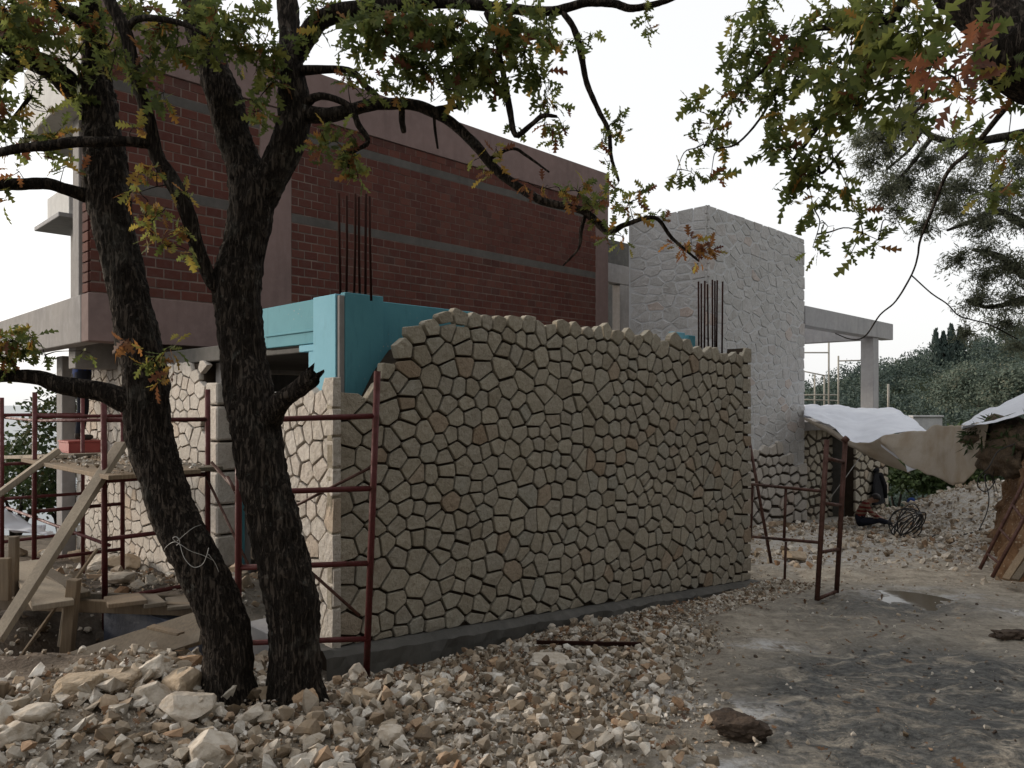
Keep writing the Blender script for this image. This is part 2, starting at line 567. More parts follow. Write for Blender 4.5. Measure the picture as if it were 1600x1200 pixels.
def mat_tarp(name, c1, c2, trans):
    t = NT(name)
    c = t.mix(t.ramp(t.noise(2.2, 5, 0.6), [(0.4, 0), (0.7, 1)]), c1, c2)
    t.base(c)
    t.rough(0.65, 0.25)
    t.bump(t.noise(6, 5), 0.35, 0.03)
    tr = t.n('ShaderNodeBsdfTranslucent')
    t.l(c, tr.inputs['Color'])
    mx = t.n('ShaderNodeMixShader')
    mx.inputs[0].default_value = trans
    t.l(t.p.outputs[0], mx.inputs[1])
    t.l(tr.outputs[0], mx.inputs[2])
    t.l(mx.outputs[0], t.out.inputs['Surface'])
    return t.m
M['white_tarp'] = mat_tarp('white_tarp', (0.74, 0.76, 0.82), (0.66, 0.68, 0.74), 0.2)
M['beige_tarp'] = mat_tarp('beige_tarp', (0.46, 0.41, 0.35), (0.36, 0.29, 0.21), 0.25)
M['black_hose'] = mat_plain('black_hose', (0.012, 0.012, 0.013), (0.02, 0.019, 0.018), 8, 0.5, 0.4, 0)
M['black_cloth'] = mat_plain('black_cloth', (0.010, 0.010, 0.012), (0.016, 0.016, 0.018), 9, 0.95, 0.1, 0.5, 30, 0.01)
M['wire'] = mat_plain('pale_wire', (0.34, 0.33, 0.31), (0.26, 0.25, 0.24), 8, 0.5, 0.4, 0)
M['crate_red'] = mat_plain('red_plastic', (0.32, 0.07, 0.06), (0.26, 0.055, 0.05), 6, 0.6, 0.35, 0)
M['membrane'] = mat_plain('blue_grey_membrane', (0.075, 0.085, 0.115), (0.055, 0.062, 0.085), 5, 0.6, 0.3, 0.6, 12, 0.02)
M['skin'] = mat_plain('skin', (0.30, 0.17, 0.115), (0.27, 0.15, 0.10), 9, 0.6, 0.3, 0)
M['hair'] = mat_plain('dark_hair', (0.012, 0.009, 0.008), (0.022, 0.016, 0.013), 30, 0.6, 0.3, 0.5, 60)
M['blue_shirt'] = mat_plain('blue_shirt', (0.015, 0.035, 0.13), (0.012, 0.027, 0.10), 9, 0.9, 0.1, 0.4, 18, 0.015)
M['grey_shirt'] = mat_plain('pale_blue_shirt', (0.30, 0.33, 0.40), (0.24, 0.27, 0.34), 9, 0.9, 0.1, 0.4, 18, 0.015)
M['dark_trousers'] = mat_plain('dark_trousers', (0.022, 0.024, 0.034), (0.014, 0.015, 0.022), 9, 0.95, 0.1, 0.4, 18, 0.015)
M['shoe'] = mat_plain('dusty_shoe', (0.05, 0.043, 0.036), (0.03, 0.026, 0.022), 9, 0.85, 0.2, 0)
def mat_stripes():
    t = NT('striped_sweater')
    w = t.n('ShaderNodeTexWave')
    w.bands_direction = 'Z'
    w.inputs['Scale'].default_value = 3.4
    w.inputs['Distortion'].default_value = 0.6
    t.l(t.pos(), w.inputs['Vector'])
    t.base(t.ramp(w.outputs[1], [(0.40, (0.13, 0.022, 0.020)), (0.55, (0.20, 0.14, 0.10))]))
    t.rough(0.95, 0.1)
    return t.m
M['stripes'] = mat_stripes()
def mat_water(name, c, rough, spec=0.5):
    t = NT(name)
    t.base(c)
    t.rough(rough, spec)
    t.p.inputs['IOR'].default_value = 1.33
    t.bump(t.noise(5, 3), 0.05, 0.01)
    return t.m
M['puddle'] = mat_water('puddle_water', (0.07, 0.06, 0.045), 0.04, 0.5)
M['sea'] = mat_water('sea_water', (0.05, 0.08, 0.10), 0.25)

# ------------------------------------------------------------------ terrain
PUD = (4.05, 7.75)
def Gs(x, y):
    """ground height without the fine relief"""
    x = np.asarray(x, float)
    y = np.asarray(y, float)
    yy = np.minimum(y, 30)
    z = np.where(yy < 2.5, 0.0, -0.085 * (yy - 2.5))
    # built-up terrace on the left, where the trees and the scaffold stand
    w = 1 - sstep(-2.3, -1.2, x)
    terr = 0.05 - 0.50 * sstep(6.3, 9.2, y)
    z = z * (1 - w * (1 - sstep(9.0, 12.0, y))) + terr * w * (1 - sstep(9.0, 12.0, y))
    # rubble mound round the trunks
    z = z + 0.13 * np.exp(-(((x + 1.55) / 1.3) ** 2 + ((y - 3.9) / 0.75) ** 2))
    # pit under the shuttering boards
    z = z - 0.42 * np.exp(-(((x + 2.55) / 0.75) ** 4 + ((y - 5.35) / 0.55) ** 4))
    # hollow that holds the puddle
    pz = -0.085 * (PUD[1] - 2.5) - 0.035
    pw = np.exp(-(((x - PUD[0]) / 0.42) ** 4 + ((y - PUD[1]) / 0.55) ** 4))
    z = z * (1 - pw) + pz * pw
    # rubble heap against the bank and by the tower
    z = z + 1.05 * np.exp(-(((x - 10.9) / 1.5) ** 2 + ((y - 16.8) / 3.0) ** 2))
    z = z + 0.25 * np.exp(-(((x - 5.6) / 1.0) ** 2 + ((y - 14.6) / 1.5) ** 2))
    z = z + 0.40 * np.exp(-(((x - 10.9) / 0.9) ** 2 + ((y - 22.0) / 1.2) ** 2))
    z = z - 0.9 * sstep(19.0, 24.0, y) * sstep(9.5, 12.0, x)
    # hillside falling away to the sea on the left and behind the house
    left = 1 - sstep(-9, -3.5, x)
    z = z - 0.45 * np.maximum(0, y - 15.5) * left
    z = z - 0.30 * np.maximum(0, -x - 11)
    z = z - 0.16 * np.maximum(0, y - 27)
    # wooded hill across the valley
    ridge = np.clip(0.5 + (x - 78) * 0.27, -70, 26)
    h = sstep(45, 205, y)
    z = np.maximum(z, -70)
    z = z * (1 - h) + ridge * h
    # slope above the track, right of the bank and behind the camera
    up = sstep(7.2, 13.0, x) * (1 - sstep(9.5, 15.0, y))
    z = z + up * (1.9 + 0.22 * np.clip(x - 9, 0, 60)) * (1 - sstep(60, 120, np.abs(y)))
    return z
def G(x, y):
    x = np.asarray(x, float)
    y = np.asarray(y, float)
    sh = x.shape
    xf, yf = x.ravel(), y.ravel()
    near = 1 - sstep(18, 40, np.hypot(xf, yf))
    r = 0.030 * fbm(xyz(xf, yf, 0, 1.6), 3, 4) + 0.014 * fbm(xyz(xf, yf, 0, 5.0), 5, 4, 0.62)
    tr = np.exp(-((xf - 2.0 - 0.32 * (yf - 4.0)) / 1.3) ** 2)
    ruts = 0.012 * fbm(np.stack([xf * 4.5 - yf * 1.5, yf * 1.0, 0 * xf], 1), 9, 3) * tr + 0.016 * np.abs(fbm(xyz(xf, yf, 0, 8.0), 12, 3)) * tr - 0.03 * tr * (np.exp(-((xf - 1.75 - 0.34 * (yf - 4.0)) / 0.13) ** 2) + np.exp(-((xf - 3.0 - 0.34 * (yf - 4.0)) / 0.15) ** 2)) * (0.6 + 0.4 * vnoise(xyz(xf, yf, 0, 1.1), 77))
    return (Gs(xf, yf) + near * (r + ruts) + (1 - near) * 0.8 * fbm(xyz(xf, yf, 0, 0.05), 8, 3) * sstep(40, 90, np.hypot(xf, yf))).reshape(sh)
def g1(x, y):
    return float(G(np.array([x]), np.array([y]))[0])

def hit(px, py, dz=0.0):
    """where the sight line through a picture point meets the ground"""
    Ys = np.linspace(2.0, 40, 1500)
    X = (px - 800) / F * Ys
    Z = CZ - (py - H0) / F * Ys
    d = Z - Gs(X, Ys) - dz
    k = int(np.argmax(d < 0)) if (d < 0).any() else len(Ys) - 1
    return Vector((X[k], Ys[k], g1(X[k], Ys[k])))

xl = np.concatenate([[-6000, -2500, -1200, -600, -350, -220], np.arange(-160, -16, 8.0), np.arange(-16, -6.4, 0.4), np.arange(-6.4, 7.2, 0.045), np.arange(7.2, 16, 0.3), np.arange(16, 260, 7.0), [300, 420, 700, 1500, 6000]])
yl = np.concatenate([[-3000, -800, -200, -80, -40, -20, -10, -5, -2, 0, 1.0], np.arange(1.6, 10.0, 0.045), np.arange(10.0, 25, 0.11), np.arange(25, 48, 1.2), np.arange(48, 330, 7.0), [360, 450, 700, 1500, 6000]])
XX, YY = np.meshgrid(xl, yl)
ZZ = G(XX, YY)
far = sstep(280, 420, np.hypot(XX, YY))
ZZ = ZZ * (1 - far) - 70 * far
nx, ny = len(xl), len(yl)
idx = np.arange(nx * ny).reshape(ny, nx)
Q = np.stack([idx[:-1, :-1].ravel(), idx[:-1, 1:].ravel(), idx[1:, 1:].ravel(), idx[1:, :-1].ravel()], 1)
xf, yf = XX.ravel(), YY.ravel()
bx = 0.55 + (yf - 3.3) * 0.36                       # left edge of the track
trackm = sstep(-0.5, 0.6, xf - bx + 0.35 * fbm(xyz(xf, yf, 0, 0.9), 21, 3))
dirt = (1 - trackm) * (1 - 0.4 * sstep(9, 12, yf)) * (0.45 + 0.55 * (1 - sstep(-3.0, -1.8, xf)))
mud = np.exp(-(((xf - 2.45 - 0.25 * (yf - 4)) / 1.1) ** 2 + ((yf - 4.3) / 1.4) ** 2)) * 2.4 + 0.45 * (1 - trackm) * sstep(4.6, 6.0, yf) * (yf < 10) + 0.9 * np.exp(-(((xf - 4.0) / 1.0) ** 2 + ((yf - 7.7) / 0.8) ** 2)) + 0.5 * np.exp(-(((xf - 3.0) / 0.8) ** 2 + ((yf - 7.0) / 0.8) ** 2))
lime = np.zeros_like(xf)
for (lx, ly, rx, ry) in ((1.30, 4.25, 0.22, 0.22), (2.0, 5.85, 0.28, 0.13), (0.95, 3.45, 0.25, 0.2), (1.15, 3.2, 0.3, 0.12), (4.4, 8.2, 0.7, 0.35), (4.3, 11.5, 0.9, 0.9), (5.0, 7.3, 0.4, 0.2), (0.85, 4.6, 0.2, 0.25)):
    lime += np.exp(-(((xf - lx) / rx) ** 2 + ((yf - ly) / ry) ** 2))
lime = np.clip(lime + 0.65 * sstep(10, 12.5, yf) * (xf > 2) * (1 - sstep(22, 27, yf)), 0, 1)
green = np.clip(sstep(24, 30, np.hypot(xf, yf)) + sstep(7.5, 10, xf) * (1 - sstep(10, 13, yf)) + (1 - sstep(-14, -10.5, xf)), 0, 1)
me = fastmesh('ground', np.stack([xf, yf, ZZ.ravel()], 1), Q, True, {'dirt': np.clip(dirt, 0, 1), 'mud': np.clip(mud, 0, 1), 'lime': lime, 'green': green})
tag(link('ground', me, M['ground']), 'muddy building site ground with a rutted grey track', kind='structure')
me = pymesh('sea', [(-9000, -2000, -42), (9000, -2000, -42), (9000, 14000, -42), (-9000, 14000, -42)], [[0, 1, 2, 3]])
tag(link('sea', me, M['sea']), 'pale sea far below the hillside', kind='structure')
pz = float(Gs(np.array([PUD[0]]), np.array([PUD[1]]))[0]) + 0.010
pv = [(PUD[0] + 0.62 * math.cos(t), PUD[1] + 0.62 * math.sin(t), pz) for t in np.linspace(0, 2 * math.pi, 40, endpoint=False)]
tag(link('puddle', pymesh('puddle', pv, [list(range(40))]), M['puddle']), 'muddy rain puddle on the track', kind='structure')

# ------------------------------------------------------------------ masonry
def clip_half(poly, m, n, off):
    """keep the points with (p-m).n <= -off"""
    out = []
    L = len(poly)
    ds = [(p[0] - m[0]) * n[0] + (p[1] - m[1]) * n[1] + off for p in poly]
    for i in range(L):
        p, q = poly[i], poly[(i + 1) % L]
        d0, d1 = ds[i], ds[(i + 1) % L]
        if d0 <= 0:
            out.append(p)
        if (d0 < 0 < d1) or (d1 < 0 < d0):
            t = d0 / (d0 - d1)
            out.append((p[0] + (q[0] - p[0]) * t, p[1] + (q[1] - p[1]) * t))
    return out

def cells(sites, box, joint, wscale=1.0, jgrow=0.0):
    """Voronoi cells of sites (s,z) inside box, each drawn in by half a joint"""
    S = np.array(sites, float)
    T = S.copy()
    T[:, 0] /= wscale
    s0, s1, z0, z1 = box
    res = []
    for i in range(len(S)):
        d = ((T - T[i]) ** 2).sum(1)
        nb = np.argsort(d)[1:17]
        h = joint / 2
        poly = [(s0 + h * 0.2, z0), (s1 - h * 0.2, z0), (s1 - h * 0.2, z1), (s0 + h * 0.2, z1)]
        jj = h * random.uniform(0.75, 1.3) * (1 + jgrow * (S[i, 0] - s0) / (s1 - s0))
        for j in nb:
            m = ((S[i, 0] + S[j, 0]) / 2, (S[i, 1] + S[j, 1]) / 2)
            nx_, nz_ = (T[j, 0] - T[i, 0]) / wscale, T[j, 1] - T[i, 1]
            L = math.hypot(nx_, nz_)
            poly = clip_half(poly, m, (nx_ / L, nz_ / L), jj)
            if len(poly) < 3:
                break
        res.append(poly if len(poly) >= 3 else None)
    return res

def jitter_sites(box, ps, pz, jit=0.36, drop=0.10, grow=0.0):
    s0, s1, z0, z1 = box
    out = []
    z = z0 + pz * 0.45
    row = 0
    while z < z1:
        s = s0 + ps * (0.3 if row % 2 else 0.62)
        while s < s1:
            k = 1 + grow * (s - s0) / (s1 - s0)
            if random.random() > drop:
                out.append((s + random.uniform(-jit, jit) * ps * k, z + random.uniform(-jit, jit) * pz))
            s += ps * k
        z += pz
        row += 1
    return out

def relax(sites, box, wscale=1.0):
    cs = cells(sites, box, 0.0, wscale)
    out = []
    for s, c in zip(sites, cs):
        if c:
            cx = sum(p[0] for p in c) / len(c)
            cz = sum(p[1] for p in c) / len(c)
            out.append((s[0] * 0.5 + cx * 0.5, s[1] * 0.5 + cz * 0.5))
    return out

def stone_vf(poly, depth, back, bulge=0.003, edge=0.0035, rag=0.002, rnd=0.0065):
    """stone with a rounded outline: returns vertices (s, z, out) round its centre and faces"""
    n = len(poly)
    P = []
    for i in range(n):
        p, q = poly[i], poly[(i + 1) % n]
        l = math.hypot(q[0] - p[0], q[1] - p[1])
        if l < 0.012:
            P.append(((p[0] + q[0]) / 2, (p[1] + q[1]) / 2))
            continue
        r = min(0.20, rnd / l)
        P.append((p[0] + (q[0] - p[0]) * r, p[1] + (q[1] - p[1]) * r))
        P.append((p[0] + (q[0] - p[0]) * (1 - r), p[1] + (q[1] - p[1]) * (1 - r)))
    P = [(p[0] + random.uniform(-rag, rag), p[1] + random.uniform(-rag, rag)) for p in P]
    n = len(P)
    cx = sum(p[0] for p in P) / n
    cz = sum(p[1] for p in P) / n
    tx, tz = random.uniform(-0.03, 0.03), random.uniform(-0.03, 0.03)
    V, Fc = [], []
    size = max(0.03, min(max(p[0] for p in P) - min(p[0] for p in P), max(p[1] for p in P) - min(p[1] for p in P)))
    k2 = 1 - min(0.45, 2 * edge / size)
    for (k, d) in ((1.0, back), (1.0, depth - edge), (k2, depth)):
        for p in P:
            x, z = (p[0] - cx) * k, (p[1] - cz) * k
            V.append((x, z, d + (tx * x + tz * z if d != back else 0) + (random.uniform(-rag, rag) if d != back else 0)))
    V.append((0, 0, depth + random.uniform(0, bulge)))
    for r in (0, 1):
        for i in range(n):
            j = (i + 1) % n
            Fc.append([r * n + i, r * n + j, (r + 1) * n + j, (r + 1) * n + i])
    c = len(V) - 1
    for i in range(n):
        Fc.append([2 * n + i, 2 * n + (i + 1) % n, c])
    return (cx, cz), V, Fc

class Masonry:
    """collects the stones of one thing; the ones that show largest become parts, the rest one joined part"""
    def __init__(self, th, limit=300, name='stone'):
        self.th, self.limit, self.items, self.name = th, limit, [], name
    def face(self, facing, plane, polys, depth, back, mat, bulge=0.003, edge=0.0035, rag=0.002, dvar=0.006):
        for poly in polys:
            if not poly: continue
            A = 0.5 * abs(sum(poly[i][0] * poly[(i + 1) % len(poly)][1] - poly[(i + 1) % len(poly)][0] * poly[i][1] for i in range(len(poly))))
            if A < 0.0012: continue
            (cx, cz), V, Fc = stone_vf(poly, depth + random.uniform(-dvar, dvar), back, bulge, edge, rag)
            if facing == 'b':                  # looks along -b
                ctr = (cx, plane, cz)
                V = [(v[0], -v[2], v[1]) for v in V]
            else:                              # looks along -a
                ctr = (plane, cx, cz)
                V = [(-v[2], v[0], v[1]) for v in V]
                Fc = [f[::-1] for f in Fc]
            w = bw(*ctr)
            self.items.append((A / max(w.y, 1) ** 2, ctr, V, Fc, mat))
    def build(self, hidden=None):
        its = sorted(self.items, key=lambda t: -t[0])
        seen = [t for t in its if not (hidden and hidden(t[1]))]
        hid = [t for t in its if hidden and hidden(t[1])]
        for A, ctr, V, Fc, mat in seen[:self.limit]:
            me = pymesh(self.name, V, Fc, False)
            link(self.name, me, mat, self.th.e, Vector(ctr) - self.th.org)
        rest = seen[self.limit:] + hid
        mats = {}
        for A, ctr, V, Fc, mat in rest:
            mats.setdefault(mat.name, (mat, []))[1].append(([(v[0] + ctr[0], v[1] + ctr[1], v[2] + ctr[2]) for v in V], Fc))
        for mat, parts in mats.values():
            V, Fc = merge(parts)
            o = self.th.add('stonework', V, Fc, mat, False)
            o['kind'] = 'stuff'

def prism(profile, y0, y1):
    """profile of (x,z) extruded along y"""
    n = len(profile)
    V = [(p[0], y0, p[1]) for p in profile] + [(p[0], y1, p[1]) for p in profile]
    Fc = [list(range(n)), [n + i for i in range(n)][::-1]]
    for i in range(n):
        j = (i + 1) % n
        Fc.append([i, n + i, n + j, j])
    return V, Fc

# ---- front stone wall
WB = 4.39
A0, A1 = 2.68, 8.40
tops = [(2.68, 1.78), (3.04, 1.77), (3.08, 1.84), (3.16, 1.98), (3.30, 2.15), (3.55, 2.29), (3.75, 2.33), (4.7, 2.36), (5.2, 2.32), (6.2, 2.30), (7.4, 2.24), (8.1, 2.22), (8.22, 2.24), (8.25, 2.34), (8.4, 2.34)]
ta, tz_ = zip(*tops)
wall_top = lambda a: float(np.interp(a, ta, tz_))
wall_base = lambda a: 0.0 - 0.50 * (a - A0) / (A1 - A0)
wall = Thing('stone_wall', 'long rubble stone wall with dark open joints and ragged unfinished top', 'wall', (A0, WB, -0.3), bld=True)
prof = [(A0 + 0.045, -0.9), (A1 - 0.02, -1.2)] + [(min(max(a, A0 + 0.045), A1 - 0.02), z - (0.09 if a > 3.8 else 0.16)) for a, z in tops[::-1]]
V, Fc = prism(prof, WB, WB + 0.2)
wall.add('backing', V, Fc, M['joint'])
wall.box('corner_backing', (A0 + 0.05, A0 + 0.2), (WB + 0.201, 5.24), (-0.9, 1.66), M['joint'])
wall.box('corner_post_backing', (A1 - 0.5, A1 - 0.021), (WB + 0.201, WB + 0.42), (-1.2, 2.2), M['dark_concrete'])
prof = [(A0 - 0.10, -1.1), (A1 + 0.06, -1.4), (A1 + 0.06, wall_base(A1) - 0.015), (A0 - 0.10, wall_base(A0) - 0.01)]
gx, gz_ = np.meshgrid(np.linspace(A0 - 0.10, A1 + 0.06, 120), np.linspace(0, 1, 16))
base_ = 0.0 - 0.50 * (gx - A0) / (A1 - A0) - 0.012
# front face runs up, then back under the stones
zz_ = np.where(gz_ < 0.7, base_ - 0.75 + 0.75 * gz_ / 0.7, base_)
bb_ = np.where(gz_ < 0.7, WB - 0.15, WB - 0.15 + 0.4 * (gz_ - 0.7) / 0.3)
V = np.stack([gx.ravel(), bb_.ravel(), zz_.ravel()], 1)
nn_ = fbm(V * 5, 111, 4)
V[:, 1] -= 0.030 * nn_ * (gz_.ravel() < 0.95)
V[:, 2] += 0.018 * fbm(V * 7, 112, 3) * (gz_.ravel() < 0.8)
ii = np.arange(V.shape[0]).reshape(gx.shape)
wall.addf('footing', V, np.stack([ii[:-1, :-1].ravel(), ii[:-1, 1:].ravel(), ii[1:, 1:].ravel(), ii[1:, :-1].ravel()], 1), M['dark_concrete'])
wall.box('side_footing', (A0 - 0.13, A0 + 0.3), (WB + 0.301, 5.35), (-1.1, -0.02), M['pale_concrete'])
mas = Masonry(wall)
box = (A0, A1, -0.75, 2.55)
st = []
z = -0.62                                   # squared stones up the left corner and the right end
k = 0
while z < 2.5:
    h = random.uniform(0.13, 0.24)
    st.append((A0 + (0.085 if k % 2 else 0.15), z + h / 2))
    st.append((A1 - (0.07 if k % 2 else 0.10), z + h / 2 + 0.06))
    z += h
    k += 1
inner = jitter_sites((A0 + 0.22, A1 - 0.20, -0.75, 2.55), 0.140, 0.128, 0.43, grow=0.32)
st += inner
st = relax(st, box, 1.15)
cs = cells(st, box, 0.0165, 1.15, 0.7)
keep = []
for s, c in zip(st, cs):
    if not c: continue
    cz = sum(p[1] for p in c) / len(c)
    ca = sum(p[0] for p in c) / len(c)
    if cz + 0.02 > wall_top(ca): continue
    if max(p_[1] for p_ in c) < wall_base(ca) + 0.03: continue
    zt = wall_top(ca) + random.uniform(0.02, 0.075)
    if max(p[1] for p in c) > zt:
        c = clip_half(c, (ca, zt), (random.uniform(-0.25, 0.25), 1.0), 0.0)
    zb = wall_base(ca) - 0.006
    c = clip_half(c, (ca, zb), (0, -1), 0.0)
    if len(c) >= 3: keep.append(c)
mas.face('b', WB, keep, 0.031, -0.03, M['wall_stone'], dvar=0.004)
box = (WB - 0.045, 5.26, -0.05, 1.95)
st = []
z = 0.0
k = 0
while z < 1.9:
    h = random.uniform(0.17, 0.27)
    st.append((WB + (0.0 if k % 2 else 0.035), z + h / 2))
    z += h
    k += 1
st += jitter_sites((WB + 0.10, 5.26, -0.05, 1.95), 0.135, 0.125, 0.40)
st = relax(st, box)
cs = [c for c in cells(st, box, 0.014) if c and sum(p[1] for p in c) / len(c) < 1.70]
cs = [clip_half(c, (0, 1.77), (0, 1), 0) for c in cs]
mas.face('a', A0 + 0.04, [c for c in cs if len(c) >= 3], 0.038, -0.02, M['skylit_stone'])
mas.build()

# ---- turquoise insulated frame behind the wall, with starter bars
fr = Thing('insulated_frame', 'turquoise insulation boards over a concrete post and beams, starter bars on top', 'frame', (2.887, 4.62, -0.4), bld=True)
fr.box('post_core', (2.93, 3.22), (4.665, 4.90), (-0.8, 2.375), M['concrete'])
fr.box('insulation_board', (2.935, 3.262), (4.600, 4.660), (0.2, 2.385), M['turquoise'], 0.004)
fr.box('insulation_board', (2.882, 2.9295), (4.640, 4.945), (0.2, 2.372), M['turquoise_lit'], 0.004)
fr.box('corner_strip', (2.893, 2.934), (4.604, 4.6395), (0.2, 2.36), M['concrete'], 0.004)
fr.box('beam_board', (2.925, 2.965), (4.946, 6.15), (2.045, 2.372), M['turquoise'], 0.004)
fr.box('batten', (2.912, 2.924), (4.946, 5.75), (2.135, 2.15), M['turquoise'], 0.002)
fr.box('soffit_board', (2.900, 3.1), (4.946, 5.18), (1.985, 2.035), M['turquoise_lit'], 0.004)
fr.box('reveal_board', (2.905, 3.1), (4.946, 5.05), (0.2, 1.984), M['turquoise_lit'], 0.004)
fr.box('beam_core', (2.97, 3.2), (5.10, 6.16), (2.06, 2.365), M['concrete'])
fr.box('beam_board', (3.264, 4.2), (4.645, 4.69), (1.2, 2.355), M['turquoise'], 0.004)
fr.box('beam_board', (4.202, 8.1), (4.648, 4.69), (1.9, 2.19), M['turquoise'], 0.004)
fr.box('beam_core', (3.3, 8.2), (4.70, 4.92), (1.9, 2.18), M['concrete'])
fr.box('post_core', (7.55, 7.95), (4.93, 5.25), (-1.3, 2.34), M['concrete'])
fr.box('insulation_board', (7.5, 7.75), (4.86, 4.925), (1.9, 2.43), M['turquoise_lit'], 0.004)
fr.box('insulation_board', (7.82, 7.98), (4.86, 4.925), (1.9, 2.41), M['turquoise'], 0.004)
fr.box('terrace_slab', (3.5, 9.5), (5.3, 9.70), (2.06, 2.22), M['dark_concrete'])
fr.box('rear_post', (3.62, 3.9), (8.02, 8.3), (-0.9, 2.05), M['concrete'])
fr.box('insulation_board', (3.752, 3.80), (7.96, 8.015), (-0.6, 1.9), M['turquoise'], 0.004)
for (px, y0) in ((532, 302), (541, 306), (553, 303), (562, 308), (571, 303), (580, 307)):
    Y = 5.38 + random.uniform(-0.08, 0.16)
    p = at(px, 470, Y); q = at(px + random.uniform(-3, 3), y0, Y)
    s = lambda v: ((v.x + v.y) * C45, (v.y - v.x) * C45, v.z)
    fr.tube('starter_bar', [s(p), s((p + q) / 2 + Vector((random.uniform(-.004, .004), 0, 0))), s(q)], 0.0095, M['rebar'], 8)
for (px, y0) in ((1092, 440), (1096, 443), (1100.5, 439), (1107, 444), (1113.5, 437), (1117, 439), (1119.5, 438), (1128, 440)):
    Y = 8.95 + random.uniform(-0.1, 0.16)
    p = at(px, 570, Y); q = at(px + random.uniform(-1.5, 1.5), y0, Y)
    fr.tube('starter_bar', [s(p), s((p + q) / 2), s(q)], 0.0105, M['rebar'], 8)

# ---- brick house
FB = 9.76
house = Thing('brick_house', 'unfinished two storey house shell with red brick upper wall and concrete slabs', 'building', (2.74, FB, -0.6), bld=True)
house.box('edge_beam', (2.74, 12.62), (FB - 0.015, FB + 0.26), (2.33, 2.90), M['pink_concrete'])
house.box('side_edge_beam', (2.735, 2.95), (FB + 0.262, 14.6), (2.33, 2.90), M['concrete'])
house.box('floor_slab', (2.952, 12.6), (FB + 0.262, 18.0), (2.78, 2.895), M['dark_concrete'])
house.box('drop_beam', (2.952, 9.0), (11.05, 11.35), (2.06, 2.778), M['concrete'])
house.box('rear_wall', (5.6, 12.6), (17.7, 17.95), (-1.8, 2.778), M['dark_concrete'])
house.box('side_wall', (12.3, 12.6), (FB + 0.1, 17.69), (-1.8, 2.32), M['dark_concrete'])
BW = house.box('brick_wall', (2.775, 12.2), (FB - 0.0085, FB + 0.24), (2.901, 5.705), M['mortar'], 0)
cols_a = [(4.87, 5.34), (12.18, 12.60)]
for a0, a1 in cols_a:
    house.box('concrete_column', (a0, a1), (FB - 0.013, FB + 0.25), (2.902, 5.708), M['pink_concrete'])
house.box('roof_beam', (2.74, 12.62), (FB - 0.03, FB + 0.28), (5.71, 6.39), M['pink_concrete'])
house.box('roof_slab', (3.601, 12.6), (FB + 0.282, 15.5), (6.1, 6.385), M['concrete'])
house.box('roof_overhang', (2.742, 3.60), (FB + 0.282, 12.75), (5.42, 6.388), M['skylit_concrete'])
house.box('terrace_column', (3.02, 3.30), (11.15, 11.42), (2.896, 5.419), M['concrete'])
house.box('canopy', (3.62, 4.6), (13.9, 15.2), (4.68, 5.2), M['skylit_concrete'])
house.box('canopy_ledge', (3.42, 4.6), (13.7, 15.2), (4.60, 4.675), M['pale_concrete'])
house.box('canopy_post', (3.8, 4.1), (14.2, 14.5), (2.896, 4.599), M['concrete'])
house.box('interior_wall', (5.3, 12.2), (13.0, 13.2), (2.896, 6.09), M['dark_concrete'])
house.box('porch_beam', (12.63, 17.0), (10.8, 11.05), (4.42, 4.86), M['concrete'])
house.box('porch_infill', (12.63, 17.0), (10.82, 11.03), (4.861, 5.42), M['dark_concrete'])
house.box('porch_column', (14.42, 14.9), (10.81, 11.04), (2.3, 4.419), M['concrete'])
house.box('porch_back', (12.8, 20.0), (13.9, 14.1), (3.25, 5.6), M['dark_concrete'])
house.box('ground_column', (3.28, 3.47), (12.95, 13.25), (-1.9, 2.32), M['concrete'])
BANDS = [(4.16, 4.285), (5.355, 5.48)]
spans = [(2.765, 4.866), (5.345, 12.176)]
for s0, s1 in spans:
    for z0, z1 in BANDS:
        house.box('tie_band', (s0, s1), (FB - 0.011, FB + 0.03), (z0, z1), M['band'], 0.004, parent=BW)
BL, BH, J = 0.197, 0.107, 0.013
protos = {}
def brick_mesh(L, side=False):
    key = (round(L, 3), side)
    if key not in protos:
        V, Fc = boxvf((-L / 2, L / 2), (-0.02, 0.02), (-BH / 2, BH / 2), 0.004)
        if side:
            V = [(-v[1], v[0], v[2]) for v in V]
        protos[key] = pymesh('brick', V, Fc)
        protos[key].materials.append(M['brick'])
    return protos[key]
bricks = []
for zlo, zhi in ((2.904, 4.158), (4.287, 5.353), (5.482, 5.706)):
    nrow = max(1, int(round((zhi - zlo) / (BH + J))))
    pitch = (zhi - zlo) / nrow
    for r in range(nrow):
        zc = zlo + (r + 0.5) * pitch
        for s0, s1 in spans:
            x = s0 - (0.5 * BL if r % 2 else 0.0)
            while x < s1 - 0.02:
                a, b = max(x, s0), min(x + BL, s1)
                if b - a > 0.03:
                    L = BL if (b - a) > BL - 0.003 else round((b - a) / 0.01) * 0.01
                    bricks.append(((a + b) / 2, zc, L, pitch))
                x += BL + J
bricks.sort(key=lambda t: bw(t[0], FB, 0).y)
rest = []
for i, (a, zc, L, pitch) in enumerate(bricks):
    ins = max(-0.002, min(0.0012, random.gauss(0, 0.0012)))
    if i < 275:
        o = link('brick', brick_mesh(L), None, BW, Vector((a, FB + 0.008 + ins, zc)) - house.org)
        o.rotation_euler = (0, random.gauss(0, 0.010), 0)
        o.location.z += random.gauss(0, 0.0018)
    else:
        V, Fc = boxvf((a - L / 2, a + L / 2), (FB - 0.012 + ins, FB + 0.03), (zc - BH / 2, zc + BH / 2), 0)
        rest.append((V, Fc))
V, Fc = merge(rest)
house.add('brickwork', V, Fc, M['brick'], parent=BW)['kind'] = 'stuff'
rest = []
